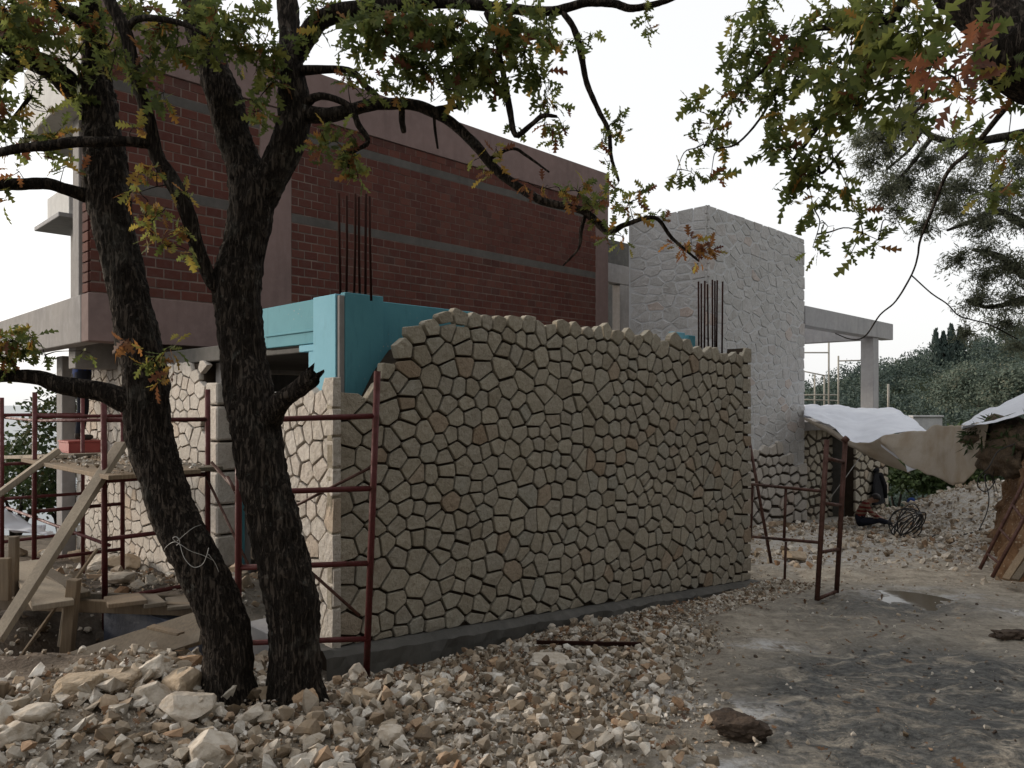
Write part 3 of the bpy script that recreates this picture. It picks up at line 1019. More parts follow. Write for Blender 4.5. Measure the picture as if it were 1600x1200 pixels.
for r in range(23):                         # bricks seen end on at the left corner
    zc = 2.904 + (r + 0.5) * 0.1205
    o = link('brick', brick_mesh(0.21, True), None, BW, Vector((2.762, FB + 0.12, zc)) - house.org)

# ---- stone tower
TB, TA0, TA1, TTOP = 7.59, 12.92, 17.29, 5.42
tower = Thing('stone_tower', 'tall square stone tower, pale pointed masonry above raw open joints', 'tower', (TA0, TB, -1.6), bld=True)
tower.box('tower_core', (TA0 + 0.05, TA1 - 0.03), (TB + 0.05, 9.5), (-2.4, TTOP - 0.02), M['white_pointing'], 0.01)
mas = Masonry(tower)
ptop = lambda a: 0.35 + 0.55 * (TA1 - a) / (TA1 - TA0) + 0.22 * math.sin(a * 2.1)   # limit of the pointing
V, Fc = prism([(TA0 + 0.04, -2.4), (TA1 - 0.02, -2.4)] + [(min(a, TA1 - 0.02), ptop(a) - 0.13) for a in np.linspace(TA1 - 0.02, TA0 + 0.04, 14)], TB + 0.03, TB + 0.1)
tower.add('raw_joint_band', V, Fc, M['joint'])
box = (TA0, TA1, -2.0, TTOP)
st = []
for zz in np.arange(-1.9, TTOP, 0.27):
    k = int(round(zz / 0.27)) % 2
    st += [(TA0 + 0.12 + 0.08 * k, zz), (TA1 - 0.12 - 0.08 * k, zz + 0.08)]
st += jitter_sites((TA0 + 0.4, TA1 - 0.35, -2.0, 1.15), 0.36, 0.225, 0.36)
st += jitter_sites((TA0 + 0.4, TA1 - 0.35, 1.2, TTOP), 0.36, 0.185, 0.40)
st = relax(st, box, 1.6)
cs = cells(st, box, 0.034, 1.6)
cs_low = cells(st, box, 0.062, 1.6)
low = []; high = []
for c, c2_ in zip(cs, cs_low):
    if not c: continue
    cz = sum(p[1] for p in c) / len(c); ca = sum(p[0] for p in c) / len(c)
    (low if cz < ptop(ca) else high).append(c2_ if cz < ptop(ca) else c)
mas.face('b', TB + 0.03, low, 0.055, -0.02, M['tower_stone'], edge=0.012)
mas.face('b', TB + 0.05, high, 0.009, -0.02, M['pointed_stone'], edge=0.006, bulge=0.004, rag=0.006, dvar=0.005)
box = (TB + 0.0, 9.45, 1.2, TTOP)
st = jitter_sites((TB + 0.1, 9.45, 1.2, TTOP), 0.34, 0.19, 0.40)
st = relax(st, box, 1.6)
mas.face('a', TA0 + 0.05, cells(st, box, 0.032, 1.6), 0.009, -0.02, M['pointed_stone'], edge=0.006, bulge=0.004, rag=0.006, dvar=0.005)
mas.build(lambda c: (c[1] < TB + 0.06 and bw(*c).x / bw(*c).y < 0.31 and c[2] < 1.9))

# ---- side wall on the left, western sky light put into its stone colour
LA = 3.50
lit = Thing('side_wall', 'sky-lit stone side wall with brown joints behind the scaffold, under the slab', 'wall', (LA, 7.92, -0.6), bld=True)
lit.box('backing', (LA + 0.02, LA + 0.22), (7.97, 12.93), (-1.5, 1.80), M['joint'])
lit.box('backing', (LA + 0.021, LA + 0.22), (8.36, 12.92), (1.801, 2.05), M['joint'])
lit.box('backing', (LA + 0.022, LA + 0.22), (9.80, 12.91), (2.051, 2.31), M['joint'])
mas = Masonry(lit)
box = (7.92, 12.93, -0.95, 2.32)
st = []
zq = -0.9; k = 0
qs = []
while zq < 1.8:
    h = random.uniform(0.30, 0.40)
    qs.append((zq, min(zq + h, 1.83)))
    zq += h
st = jitter_sites((8.22, 12.93, -0.95, 2.32), 0.215, 0.145, 0.40)
st += [(7.92 + 0.18, (a + b) / 2) for a, b in qs]
st = relax(st, box, 1.4)
cs = []
for c in cells(st, box, 0.019, 1.4):
    if not c: continue
    cb = sum(p[0] for p in c) / len(c); cz = sum(p[1] for p in c) / len(c)
    zt = 1.82 if cb < 8.33 else (2.07 if cb < 9.76 else 2.31)
    if cz > zt - 0.04 or cb < 8.17: continue
    c = clip_half(c, (cb, zt), (0, 1), 0)
    if len(c) >= 3: cs.append(c)
mas.face('a', LA + 0.02, cs, 0.05, -0.015, M['skylit_stone'])
for i, (z0, z1) in enumerate(qs):           # squared corner blocks at the end of the wall
    w = 0.26 if i % 2 else 0.19
    o = lit.box('corner_block', (LA - 0.045, LA + 0.23), (7.90, 7.92 + w), (z0 + 0.012, z1 - 0.012), M['skylit_stone'], 0.018, jig=0.004)
mas.build(lambda c: bw(*c).y > 10.5 and c[2] < -0.7)

# ---- concrete pergola and terrace on the right
pg = Thing('concrete_pergola', 'bare concrete pergola beams on a square column above the terrace', 'pergola', (17.3, 7.62, 1.1), bld=True)
pg.box('front_beam', (17.31, 23.15), (7.62, 7.95), (3.42, 3.88), M['pale_concrete'])
pg.box('cross_beam', (21.75, 22.1), (7.951, 13.5), (3.36, 3.84), M['pale_concrete'])
pg.box('column', (21.72, 22.12), (7.66, 8.0), (1.15, 3.419), M['pale_concrete'])
gw = Thing('terrace_wall', 'stone faced ground floor wall under the terrace, in the shade of the white sheet', 'wall', (17.3, 7.8, -1.6), bld=True)
gw.box('terrace_slab', (17.32, 23.4), (7.98, 13.5), (0.92, 1.14), M['concrete'])
gw.box('backing', (17.32, 21.2), (8.46, 8.7), (-2.5, 0.919), M['joint'])
gw.box('pier_backing', (20.85, 23.28), (7.84, 8.1), (-2.5, 0.90), M['joint'])
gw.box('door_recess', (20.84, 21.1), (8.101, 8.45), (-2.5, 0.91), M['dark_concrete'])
mas = Masonry(gw, 300)
for (s0, s1, pl) in ((17.6, 21.2, 8.46), (20.82, 23.30, 7.84)):
    box = (s0, s1, -2.0, 0.9)
    st = jitter_sites(box, 0.36, 0.225, 0.37)
    st = relax(st, box, 1.6)
    mas.face('b', pl, cells(st, box, 0.075, 1.6), 0.045, -0.015, M['wall_stone'], edge=0.012)
mas.build()

# ------------------------------------------------------------------ trees
LEAF_T = np.array([0.0, 0.14, 0.27, 0.36, 0.50, 0.59, 0.73, 0.82, 0.92, 1.0])
LEAF_W = np.array([0.012, 0.03, 0.19, 0.045, 0.29, 0.06, 0.30, 0.075, 0.15, 0.0])
def leaf_proto():
    V = []
    for t, w in zip(LEAF_T, LEAF_W):
        dy = 0.07 if w > 0.12 else 0.0           # lobes point forward
        V += [(0, t, 0), (w, t + dy, 0.12 * w), (-w, t + dy, 0.12 * w)]
    Fc = []
    for i in range(len(LEAF_T) - 1):
        a, b = 3 * i, 3 * (i + 1)
        Fc += [(a, a + 1, b + 1), (a, b + 1, b), (a, b + 2, a + 2), (a, b, b + 2)]
    return np.array(V, float), np.array(Fc)
LPV, LPF = leaf_proto()
SLV = np.array([(0, 0, 0), (0.10, 0.35, 0.02), (0, 1, 0), (-0.10, 0.35, 0.02), (0.09, 0.7, 0.02), (-0.09, 0.7, 0.02)], float)
SLF = np.array([(0, 1, 3), (1, 4, 5), (1, 5, 3), (4, 2, 5)])
DLV = np.array([(0, 0, 0), (0.30, 0.42, 0.05), (0, 1, 0), (-0.30, 0.42, 0.05)], float)
DLF = np.array([(0, 1, 2), (0, 2, 3)])

def place(protoV, protoF, P, D, N, S, curl=0.0):
    """copies of a flat piece at P, growing along D, facing N, of size S"""
    P = np.asarray(P, float); D = np.asarray(D, float); N = np.asarray(N, float)
    D = D / np.maximum(np.linalg.norm(D, axis=1, keepdims=True), 1e-9)
    X = np.cross(D, N)
    X = X / np.maximum(np.linalg.norm(X, axis=1, keepdims=True), 1e-9)
    Z = np.cross(X, D)
    S = np.asarray(S, float)[:, None]
    n, k = len(P), len(protoV)
    c = np.asarray(curl, float)
    if c.ndim == 0: c = np.full(n, float(c))
    V = np.zeros((n, k, 3))
    for j, v in enumerate(protoV):
        zz = v[2] + c[:, None] * v[1] ** 2
        V[:, j] = P + S * (X * v[0] + D * v[1] + Z * zz)
    Fc = (protoF[None] + (np.arange(n) * k)[:, None, None]).reshape(-1, protoF.shape[1])
    return V.reshape(-1, 3), Fc

def unit(n):
    v = rng.normal(size=(n, 3))
    return v / np.linalg.norm(v, axis=1, keepdims=True)

def limb_mesh(rows, n=14, rough=0.10, ridges=0.0, step=6, base_flare=0.0, jag=False):
    """rows of (x,y,z,r); bark relief is modelled"""
    S = spline(rows, step)
    pts, rad = S[:, :3], np.maximum(S[:, 3], 0.0015)
    d = np.gradient(pts, axis=0)
    d /= np.maximum(np.linalg.norm(d, axis=1, keepdims=True), 1e-9)
    u = np.cross(d, [0.0, 0.3, 1.0] if abs(d[0, 2]) < 0.8 else [0.0, 1.0, 0.1])
    u /= np.maximum(np.linalg.norm(u, axis=1, keepdims=True), 1e-9)
    w = np.cross(d, u)
    L = np.concatenate([[0], np.cumsum(np.linalg.norm(np.diff(pts, axis=0), axis=1))])
    th = np.linspace(0, 2 * math.pi, n, endpoint=False)
    T, LL = np.meshgrid(th, L)
    RR = np.repeat(rad[:, None], n, 1)
    q = np.stack([np.cos(T).ravel() * 2.2, np.sin(T).ravel() * 2.2, LL.ravel() / np.maximum(RR.ravel(), 0.01) * 0.35], 1)
    k = 1 + rough * fbm(q, 31, 3).reshape(RR.shape)
    if ridges:
        q = np.stack([np.cos(T).ravel() * 7.0, np.sin(T).ravel() * 7.0, LL.ravel() * 9.0], 1)
        rd = np.abs(fbm(q, 41, 3).reshape(RR.shape))
        k = k + ridges * (0.5 - np.minimum(rd * 1.6, 1.0))
    if base_flare:
        k = k + base_flare * np.exp(-LL / 0.14) * (1 + 0.45 * np.sin(T * 4 + 1.0))
    RR = RR * k
    V = pts[:, None, :] + RR[..., None] * (np.cos(T)[..., None] * u[:, None, :] + np.sin(T)[..., None] * w[:, None, :])
    m = len(pts)
    if jag:
        V[-1] += d[-1] * rng.uniform(-0.05, 0.06, (n, 1))
    ids = np.arange(m * n).reshape(m, n)
    r = np.roll(ids, -1, 1)
    Fc = np.stack([ids[:-1].ravel(), r[:-1].ravel(), r[1:].ravel(), ids[1:].ravel()], 1)
    V = V.reshape(-1, 3)
    # closed tip
    V = np.vstack([V, pts[-1] + d[-1] * (rad[-1] * (0.1 if jag else 0.6))])
    tip = np.stack([ids[-1], r[-1], np.full(n, m * n), np.full(n, m * n)], 1)
    return V, Fc, tip, pts, rad

def prow(rows, Y=None):
    """(px, py, depth, radius in px) to (x,y,z,r)"""
    out = []
    for r in rows:
        p = at(r[0], r[1], r[2])
        out.append((p.x, p.y, p.z, r[3] * r[2] / F))
    return out

class Tree:
    def __init__(self, name, label, base, bark, leafmat, group=None):
        self.t = Thing(name, label, 'tree', base, group=group)
        self.bark, self.leafmat = bark, leafmat
        self.sk = []          # skeleton points, radius
        self.tw = []          # twig tubes
        self.LV, self.LF, self.LT = [], [], []
        self.nv = 0
    def limb(self, name, rows, n=12, world=False, **kw):
        S = rows if world else prow(rows)
        V, Fc, tip, pts, rad = limb_mesh(S, n, **kw)
        V = V - np.array(self.t.org)
        tri = [tuple(f) for f in Fc] + [tuple(f[:3]) for f in tip]
        o = link(name, pymesh(name, V, tri, True), self.bark, self.t.e)
        for p, r in zip(pts, rad):
            self.sk.append((p[0], p[1], p[2]))
        return o
    def twig(self, pts, r0, r1=0.0012, n=5):
        m = len(pts)
        self.tw.append(tubevf(pts, [r0 + (r1 - r0) * i / (m - 1) for i in range(m)], n, cap=False))
    def leaves(self, P, D, N, S, tint, proto='oak', curl=None):
        pv, pf = {'oak': (LPV, LPF), 'slim': (SLV, SLF), 'dia': (DLV, DLF)}[proto]
        if curl is None:
            curl = rng.uniform(-0.75, 0.45, len(P))
        V, Fc = place(pv, pf, P, D, N, S, curl)
        self.LV.append(V); self.LF.append(Fc + self.nv)
        self.LT.append(np.repeat(tint, len(pv)))
        self.nv += len(V)
    def blob(self, px, py, r, Y, dens=1.0, tint=(0.0, 0.66), size=0.088, autumn=0.10, proto='oak', flat=0.8, depth=1.0, link_twig=True, twigs=None):
        """a spray of twigs and leaves round a point given by picture position and depth"""
        c = np.array(at(px, py, Y))
        rr = r * Y / F
        area = math.pi * rr * rr
        la = size * size * (0.42 if proto == 'oak' else 0.16 if proto == 'slim' else 0.3)
        n = max(6, int(dens * 2.7 * area / la))
        nt = twigs or max(2, int(n / 6))
        sk = np.array(self.sk)
        if link_twig and len(sk):
            d = ((sk - c) ** 2).sum(1)
            s = sk[int(np.argmin(d))]
            L = float(np.sqrt(d.min()))
            if L > 0.02:
                mid = (s + c) / 2 + rng.normal(0, 0.10 * L, 3) + np.array([0, 0, 0.10 * L])
                P = spline([s, s * 0.6 + mid * 0.4 + rng.normal(0, 0.02 * L, 3), mid, c], 4)
                self.twig([Vector(p) for p in P], 0.0028 + 0.006 * min(L, 0.8), 0.0016, 5)
                self.sk += [tuple(p) for p in P[len(P) // 2:]]
        tips = c + unit(nt) * np.array([1, depth, flat]) * rr * (rng.uniform(0.25, 1.0, (nt, 1)) ** 0.7)
        tips[:, 2] += rng.normal(0, 0.08 * rr, nt)
        for tp in tips:
            mid = (c + tp) / 2 + rng.normal(0, 0.12 * rr, 3) + np.array([0, 0, 0.10 * rr])
            self.twig([Vector(c), Vector(mid), Vector(tp)], 0.0022, 0.001, 4)
        per = max(3, int(round(n / nt)))
        pos, dr = [], []
        for tp in tips:
            ax = tp - c
            ax = ax / max(np.linalg.norm(ax), 1e-6)
            k = per + rng.integers(-1, 3)
            back = rng.uniform(0, 1, k) ** 1.8
            p = tp - ax * (back[:, None] * 0.75 * rr) + rng.normal(0, 0.012 + 0.04 * rr, (k, 3))
            dd = ax * 0.55 + unit(k) * 0.9 + np.array([0, 0, -0.28])
            pos.append(p); dr.append(dd)
        P = np.vstack(pos); D = np.vstack(dr)
        m = len(P)
        N = unit(m) * 0.85 + np.array([0, -0.25, 0.55])
        S = size * rng.uniform(0.65, 1.22, m)
        lo, hi = tint
        t = rng.uniform(lo, hi, m)
        au = rng.uniform(size=m) < autumn
        t[au] = rng.uniform(0.68, 1.0, au.sum())
        self.leaves(P, D, N, S, t, proto)
    def finish(self):
        if self.tw:
            V, Fc = merge(self.tw)
            self.t.addf('twigs', np.array([tuple(v) for v in V]), np.array(Fc), self.bark, True)['kind'] = 'stuff'
        if self.LV:
            o = self.t.addf('crown', np.vstack(self.LV), np.vstack(self.LF), self.leafmat, False, {'tint': np.concatenate(self.LT)})
            o['kind'] = 'stuff'

# ---- left oak
b = at(358, 1095, 4.0)
T1 = Tree('oak_tree', 'leaning dark oak with a single trunk, leftmost, wire tied round it', (b.x, b.y, g1(b.x, b.y)), M['bark'], M['oak_leaf'])
T1.limb('trunk', [(360, 1125, 3.98, 42), (358, 1080, 3.98, 37), (355, 1000, 4.0, 36), (341, 950, 4.0, 35), (318, 900, 4.0, 35), (294, 850, 4.0, 34), (270, 800, 4.02, 34), (251, 740, 4.04, 33), (234, 680, 4.06, 34), (229, 610, 4.08, 33), (222, 560, 4.1, 32), (210, 500, 4.12, 30), (200, 450, 4.14, 29), (188, 400, 4.15, 28), (174, 340, 4.17, 29), (167, 290, 4.2, 32), (164, 240, 4.22, 30), (158, 200, 4.25, 28), (152, 155, 4.28, 28), (150, 110, 4.3, 20), (148, 60, 4.35, 17), (140, 0, 4.4, 15), (125, -110, 4.5, 12), (110, -240, 4.6, 6)], 44, step=14, rough=0.07, ridges=0.12, base_flare=0.22)
T1.limb('branch', [(152, 165, 4.28, 20), (115, 138, 4.25, 19), (85, 112, 4.2, 18), (40, 88, 4.1, 16), (0, 62, 4.0, 14), (-70, 20, 3.9, 10), (-150, -60, 3.8, 5)], 18, ridges=0.08)
T1.limb('branch', [(30, 95, 4.1, 10), (5, 118, 4.05, 9), (-40, 160, 4.0, 7), (-110, 190, 3.9, 4)], 12)
T1.limb('branch', [(40, 82, 4.1, 14), (15, 40, 4.05, 12), (-15, 0, 4.0, 9), (-50, -60, 4.0, 5)], 12)
T1.limb('branch', [(165, 312, 4.2, 16), (133, 305, 4.15, 11), (104, 296, 4.1, 9.5), (73, 287, 4.05, 9), (31, 288, 4.0, 9), (0, 289, 3.95, 9), (-80, 300, 3.85, 7), (-180, 280, 3.8, 3)], 14, ridges=0.05)
T1.limb('branch', [(240, 630, 4.08, 22), (202, 628, 4.03, 18), (158, 612, 4.0, 16), (101, 603, 3.95, 14), (52, 589, 3.92, 11), (0, 588, 3.9, 9.5), (-80, 600, 3.85, 7), (-180, 590, 3.8, 3)], 18, ridges=0.08)
T1.limb('branch', [(150, 60, 4.35, 8), (120, 30, 4.2, 6), (95, 15, 4.1, 5), (70, -20, 4.0, 3)], 8)
T1.limb('branch', [(48, 150, 4.0, 3.5), (25, 180, 3.95, 3), (8, 200, 3.9, 2)], 6)
for a in [(30, 25, 55, 4.0), (85, 55, 55, 4.1), (60, 125, 42, 4.0), (140, 35, 55, 4.2), (15, 105, 42, 3.9), (110, 95, 45, 4.1), (20, 185, 34, 3.9), (10, 235, 30, 3.8), (45, 215, 30, 3.9), (75, 175, 26, 4.0), (110, 150, 28, 4.1), (180, 75, 35, 4.0), (200, 20, 45, 4.1), (50, 70, 40, 3.9), (5, 15, 45, 3.8), (-30, 70, 50, 3.8), (-30, 170, 50, 3.8), (60, -30, 70, 4.2), (160, -40, 70, 4.3), (95, 20, 45, 4.4), (170, 120, 22, 3.9)]:
    T1.blob(*a, dens=0.8 if a[1] < 90 else 0.5, autumn=0.2)
for a in [(100, 262, 20, 4.0, 0.8), (122, 268, 16, 4.0, 0.8), (30, 268, 22, 3.9, 0.7), (12, 305, 14, 3.9, 0.8), (65, 235, 22, 4.0, 0.8), (85, 212, 22, 4.0, 0.7)]:
    T1.blob(*a, autumn=0.35)
for a in [(20, 535, 34, 3.85, 1.1), (55, 530, 30, 3.9, 1.0), (5, 560, 28, 3.85, 1.0), (70, 555, 20, 3.9, 0.7), (-30, 540, 40, 3.85, 1.0), (240, 560, 26, 3.85, 0.8), (265, 545, 22, 3.85, 0.7), (130, 548, 14, 3.9, 0.5)]:
    T1.blob(*a, autumn=0.2, size=0.075)
T1.blob(262, 590, 20, 3.8, 0.9, (0.8, 0.95), autumn=0.6)
T1.blob(200, 530, 9, 3.85, 0.9, (0.86, 0.95))
T1.finish()

# ---- forked oak
b = at(462, 1090, 4.05)
T2 = Tree('oak_tree', 'dark oak whose trunk forks in front of the brick wall, with a broken stub', (b.x, b.y, g1(b.x, b.y)), M['bark'], M['oak_leaf'])
T2.limb('trunk', [(462, 1130, 4.05, 44), (462, 1080, 4.05, 40), (460, 1000, 4.05, 38), (457, 950, 4.05, 40), (446, 900, 4.05, 40), (434, 850, 4.06, 39), (426, 800, 4.07, 38), (410, 740, 4.08, 38), (398, 660, 4.1, 38), (388, 600, 4.12, 36), (378, 540, 4.14, 34), (372, 480, 4.15, 34), (371, 440, 4.16, 35), (378, 400, 4.18, 33), (389, 350, 4.2, 33), (394, 300, 4.22, 34), (383, 262, 4.24, 28), (368, 222, 4.26, 26), (360, 190, 4.28, 26), (350, 150, 4.3, 27), (331, 100, 4.32, 23), (317, 50, 4.35, 25), (311, 0, 4.4, 24), (300, -90, 4.5, 20), (280, -220, 4.6, 9)], 44, step=14, rough=0.07, ridges=0.12, base_flare=0.22)
T2.limb('fork', [(400, 320, 4.22, 26), (418, 285, 4.22, 26), (438, 250, 4.23, 25), (455, 205, 4.25, 26), (459, 160, 4.28, 24), (455, 100, 4.3, 18), (452, 50, 4.35, 16), (449, 0, 4.4, 16), (440, -100, 4.5, 12), (430, -220, 4.6, 6)], 30, step=12, rough=0.07, ridges=0.10)
T2.limb('branch', [(458, 90, 4.3, 15), (478, 60, 4.28, 15), (497, 34, 4.25, 15), (530, 20, 4.2, 14), (607, 8, 4.1, 12), (700, 4, 4.05, 9), (800, 14, 4.0, 7.5), (863, 17, 3.98, 7), (917, 4, 3.95, 6.5), (960, 6, 3.92, 6), (990, 13, 3.9, 5.5), (1050, -2, 3.88, 4), (1100, -30, 3.85, 2)], 14, ridges=0.05)
T2.limb('branch', [(460, 170, 4.28, 20), (490, 180, 4.24, 13), (530, 177, 4.2, 11), (580, 164, 4.15, 9), (640, 163, 4.1, 8.5), (673, 173, 4.08, 9), (707, 193, 4.05, 8), (743, 227, 4.02, 8), (770, 260, 4.0, 7.5), (797, 283, 3.98, 7), (843, 312, 3.95, 6.5), (880, 322, 3.93, 6), (913, 331, 3.9, 6), (950, 361, 3.88, 6), (977, 351, 3.86, 4), (1023, 340, 3.84, 3.2), (1050, 372, 3.83, 2.8), (1092, 408, 3.82, 1.6)], 14, ridges=0.05)
T2.limb('branch', [(362, 452, 4.14, 18), (332, 440, 4.08, 11), (308, 385, 4.04, 11), (290, 325, 4.0, 12), (265, 275, 3.98, 11.5), (244, 240, 3.96, 11), (231, 181, 3.94, 10), (215, 129, 3.92, 10), (200, 62, 3.9, 10), (188, 31, 3.9, 9.5), (171, 0, 3.9, 9), (150, -60, 3.95, 7), (120, -160, 4.0, 3)], 16, step=8, ridges=0.06)
T2.limb('branch', [(240, 226, 3.95, 8), (200, 221, 3.9, 8), (167, 222, 3.86, 8), (120, 222, 3.83, 8), (69, 228, 3.8, 7.5), (30, 232, 3.78, 7), (0, 238, 3.75, 6.5), (-90, 260, 3.7, 3)], 12, ridges=0.05)
T2.limb('branch', [(198, 45, 3.9, 6), (215, 30, 3.88, 5), (246, 29, 3.85, 5), (288, 38, 3.82, 4), (320, 55, 3.8, 2)], 8)
T2.limb('branch', [(783, 96, 3.95, 4), (790, 135, 3.93, 5), (797, 175, 3.92, 5), (806, 211, 3.9, 4.5), (830, 195, 3.88, 4), (848, 181, 3.86, 4), (870, 182, 3.85, 2.5)], 8)
T2.limb('branch', [(760, 20, 4.0, 5), (775, 55, 3.97, 4.5), (783, 100, 3.95, 4)], 8)
T2.limb('branch', [(880, 20, 3.97, 5), (897, 45, 3.95, 5), (908, 85, 3.94, 5), (917, 130, 3.93, 4.5), (935, 172, 3.92, 4), (951, 205, 3.9, 3.5), (955, 245, 3.9, 3), (967, 283, 3.88, 2)], 8)
T2.limb('branch', [(628, 170, 4.1, 5), (628, 188, 4.08, 5), (631, 206, 4.06, 4)], 8)
T2.limb('branch', [(470, 168, 4.25, 9), (500, 150, 4.2, 6), (545, 165, 4.15, 5), (560, 195, 4.1, 5), (575, 222, 4.05, 4), (548, 240, 4.0, 3), (545, 262, 4.0, 2)], 8)
T2.limb('branch', [(470, 110, 4.25, 8), (545, 110, 4.2, 5), (572, 135, 4.15, 5), (590, 150, 4.12, 4)], 8)
T2.limb('branch', [(673, 173, 4.08, 5), (700, 168, 4.05, 4.5), (721, 166, 4.02, 3.5)], 8)
T2.limb('branch', [(915, 334, 3.9, 3.2), (908, 360, 3.88, 3), (904, 388, 3.87, 2), (880, 415, 3.86, 1.2)], 6)
T2.limb('branch', [(678, 180, 4.06, 2.5), (680, 205, 4.05, 2.2), (684, 232, 4.04, 1.6)], 6)
T2.limb('branch', [(765, 248, 4.0, 3), (800, 232, 3.98, 2.5), (825, 245, 3.97, 2.2), (858, 269, 3.96, 1.4)], 6)
T2.limb('broken_stub', [(415, 655, 4.08, 22), (432, 634, 4.02, 16), (450, 618, 3.98, 14), (468, 606, 3.95, 14), (482, 594, 3.92, 14), (489, 586, 3.9, 13)], 18, step=5, rough=0.18, ridges=0.15, jag=True)
for a in [(250, 45, 42, 3.9), (235, 95, 36, 3.9), (275, 75, 34, 3.9), (255, 145, 28, 3.9), (340, 35, 42, 3.9), (330, 70, 30, 3.9), (390, 35, 45, 4.0), (420, 75, 42, 4.1), (425, 130, 30, 4.1), (300, 20, 40, 4.0), (365, 75, 30, 4.0), (400, 110, 30, 4.1), (480, 60, 26, 4.2), (500, 10, 30, 4.2), (210, 110, 25, 3.85)]:
    T2.blob(*a, dens=0.95, autumn=0.14)
for a in [(560, 45, 36), (600, 50, 50), (650, 45, 55), (700, 55, 52), (745, 80, 45), (685, 105, 45), (630, 85, 36), (780, 50, 50), (820, 80, 45), (850, 45, 38), (770, 120, 34), (725, 120, 34), (845, 120, 30), (660, 110, 34), (720, 30, 45), (800, 20, 45), (590, 15, 35), (560, 75, 26), (770, 85, 40), (640, 20, 45), (890, 70, 16), (700, 140, 22)]:
    T2.blob(a[0], a[1], a[2], rng.uniform(3.75, 4.05), dens=1.15, autumn=0.08, size=0.095)
for a in [(545, 130, 26), (600, 130, 24), (640, 132, 24), (700, 150, 20), (570, 155, 20), (620, 148, 18), (860, 165, 18), (880, 200, 20), (850, 195, 18), (870, 225, 16), (800, 195, 14), (790, 140, 16), (855, 150, 18)]:
    T2.blob(a[0], a[1], a[2], 3.95, dens=0.75, autumn=0.22, size=0.07)
for a in [(510, 225, 28), (535, 250, 26), (550, 210, 22), (560, 275, 14), (500, 205, 20), (535, 235, 24), (395, 175, 22), (408, 195, 16), (390, 155, 18)]:
    T2.blob(a[0], a[1], a[2], 3.98, dens=0.9, autumn=0.25, size=0.08)
for a in [(218, 300, 18), (226, 340, 26), (245, 268, 20), (283, 355, 20), (238, 365, 22), (262, 385, 18), (280, 300, 16), (215, 270, 14), (300, 395, 14), (255, 330, 16), (208, 200, 14)]:
    T2.blob(a[0], a[1], a[2], 3.85, dens=0.85, tint=(0.3, 0.85), autumn=0.25, size=0.075)
for a in [(925, 55, 10), (960, 192, 20), (940, 222, 16), (948, 252, 14), (970, 205, 15), (1010, 25, 16), (1015, 40, 12), (905, 65, 10)]:
    T2.blob(a[0], a[1], a[2], 3.88, dens=0.8, autumn=0.12, size=0.065)
for a in [(905, 300, 20), (935, 318, 24), (960, 292, 20), (982, 318, 24), (1002, 300, 16), (1040, 345, 16), (955, 372, 18), (930, 345, 16), (975, 372, 14), (1000, 335, 14), (920, 320, 14)]:
    T2.blob(a[0], a[1], a[2], 3.85, dens=0.85, autumn=0.28, size=0.068)
for a in [(1080, 378, 18), (1095, 395, 18), (1065, 385, 12), (1090, 412, 10), (1110, 385, 10), (880, 300, 16), (850, 295, 12), (825, 285, 10), (900, 312, 10)]:
    T2.blob(a[0], a[1], a[2], 3.83, dens=0.9, tint=(0.82, 1.0), autumn=0.2, size=0.06)
for a in [(775, 232, 10), (785, 250, 8), (765, 270, 12), (742, 250, 5), (750, 130, 14)]:
    T2.blob(a[0], a[1], a[2], 3.95, dens=0.9, tint=(0.55, 0.84), autumn=0.3, size=0.07)
T2.finish()

# ---- oak leaning in from the right, its trunk outside the picture
bx_, by_ = 4.7, 2.6
T3 = Tree('oak_tree', 'overhanging oak with lobed leaves reaching in from upper right, thick dark limb', (bx_, by_, g1(bx_, by_)), M['bark'], M['oak_leaf'])
tr = [(bx_ + 0.1, by_, g1(bx_, by_) - 0.2, 0.26), (bx_, by_, 0.6, 0.22), (bx_ - 0.25, by_ + 0.05, 1.5, 0.20), (bx_ - 0.75, by_ + 0.15, 2.2, 0.18)]
p1, p2, p3, p4, p5 = at(1660, 120, 2.85), at(1595, 60, 2.9), at(1530, 15, 3.0), at(1470, -40, 3.1), at(1380, -160, 3.3)
tr += [(p1.x, p1.y, p1.z, 0.125), (p2.x, p2.y, p2.z, 0.105), (p3.x, p3.y, p3.z, 0.09), (p4.x, p4.y, p4.z, 0.075), (p5.x, p5.y, p5.z, 0.06)]
T3.limb('trunk', tr, 32, world=True, step=12, rough=0.07, ridges=0.10, base_flare=0.2)
T3.limb('branch', [(1475, -40, 3.1, 22), (1414, 0, 3.1, 9), (1397, 24, 3.15, 8), (1377, 54, 3.2, 7.5), (1357, 95, 3.25, 7), (1343, 128, 3.3, 6), (1320, 152, 3.32, 6), (1296, 172, 3.35, 5), (1265, 215, 3.4, 4), (1240, 250, 3.42, 3)], 10, ridges=0.04)
T3.limb('branch', [(1400, 20, 3.15, 7), (1350, 45, 3.2, 5), (1313, 44, 3.3, 5), (1269, 47, 3.4, 4.5), (1229, 81, 3.5, 4), (1180, 120, 3.6, 3), (1140, 160, 3.7, 2), (1100, 230, 3.75, 1.5)], 8)
T3.limb('branch', [(1640, 100, 2.85, 12), (1600, 135, 3.2, 6), (1566, 175, 3.5, 4.5), (1516, 236, 3.8, 3.6), (1482, 267, 4.0, 3), (1458, 324, 4.1, 2.6), (1438, 375, 4.15, 1.8), (1434, 400, 4.15, 1.5), (1425, 428, 4.15, 1.4), (1400, 470, 4.15, 1.3), (1375, 492, 4.15, 1.2), (1352, 525, 4.15, 1.1), (1330, 530, 4.15, 0.9), (1305, 521, 4.15, 0.7)], 8)
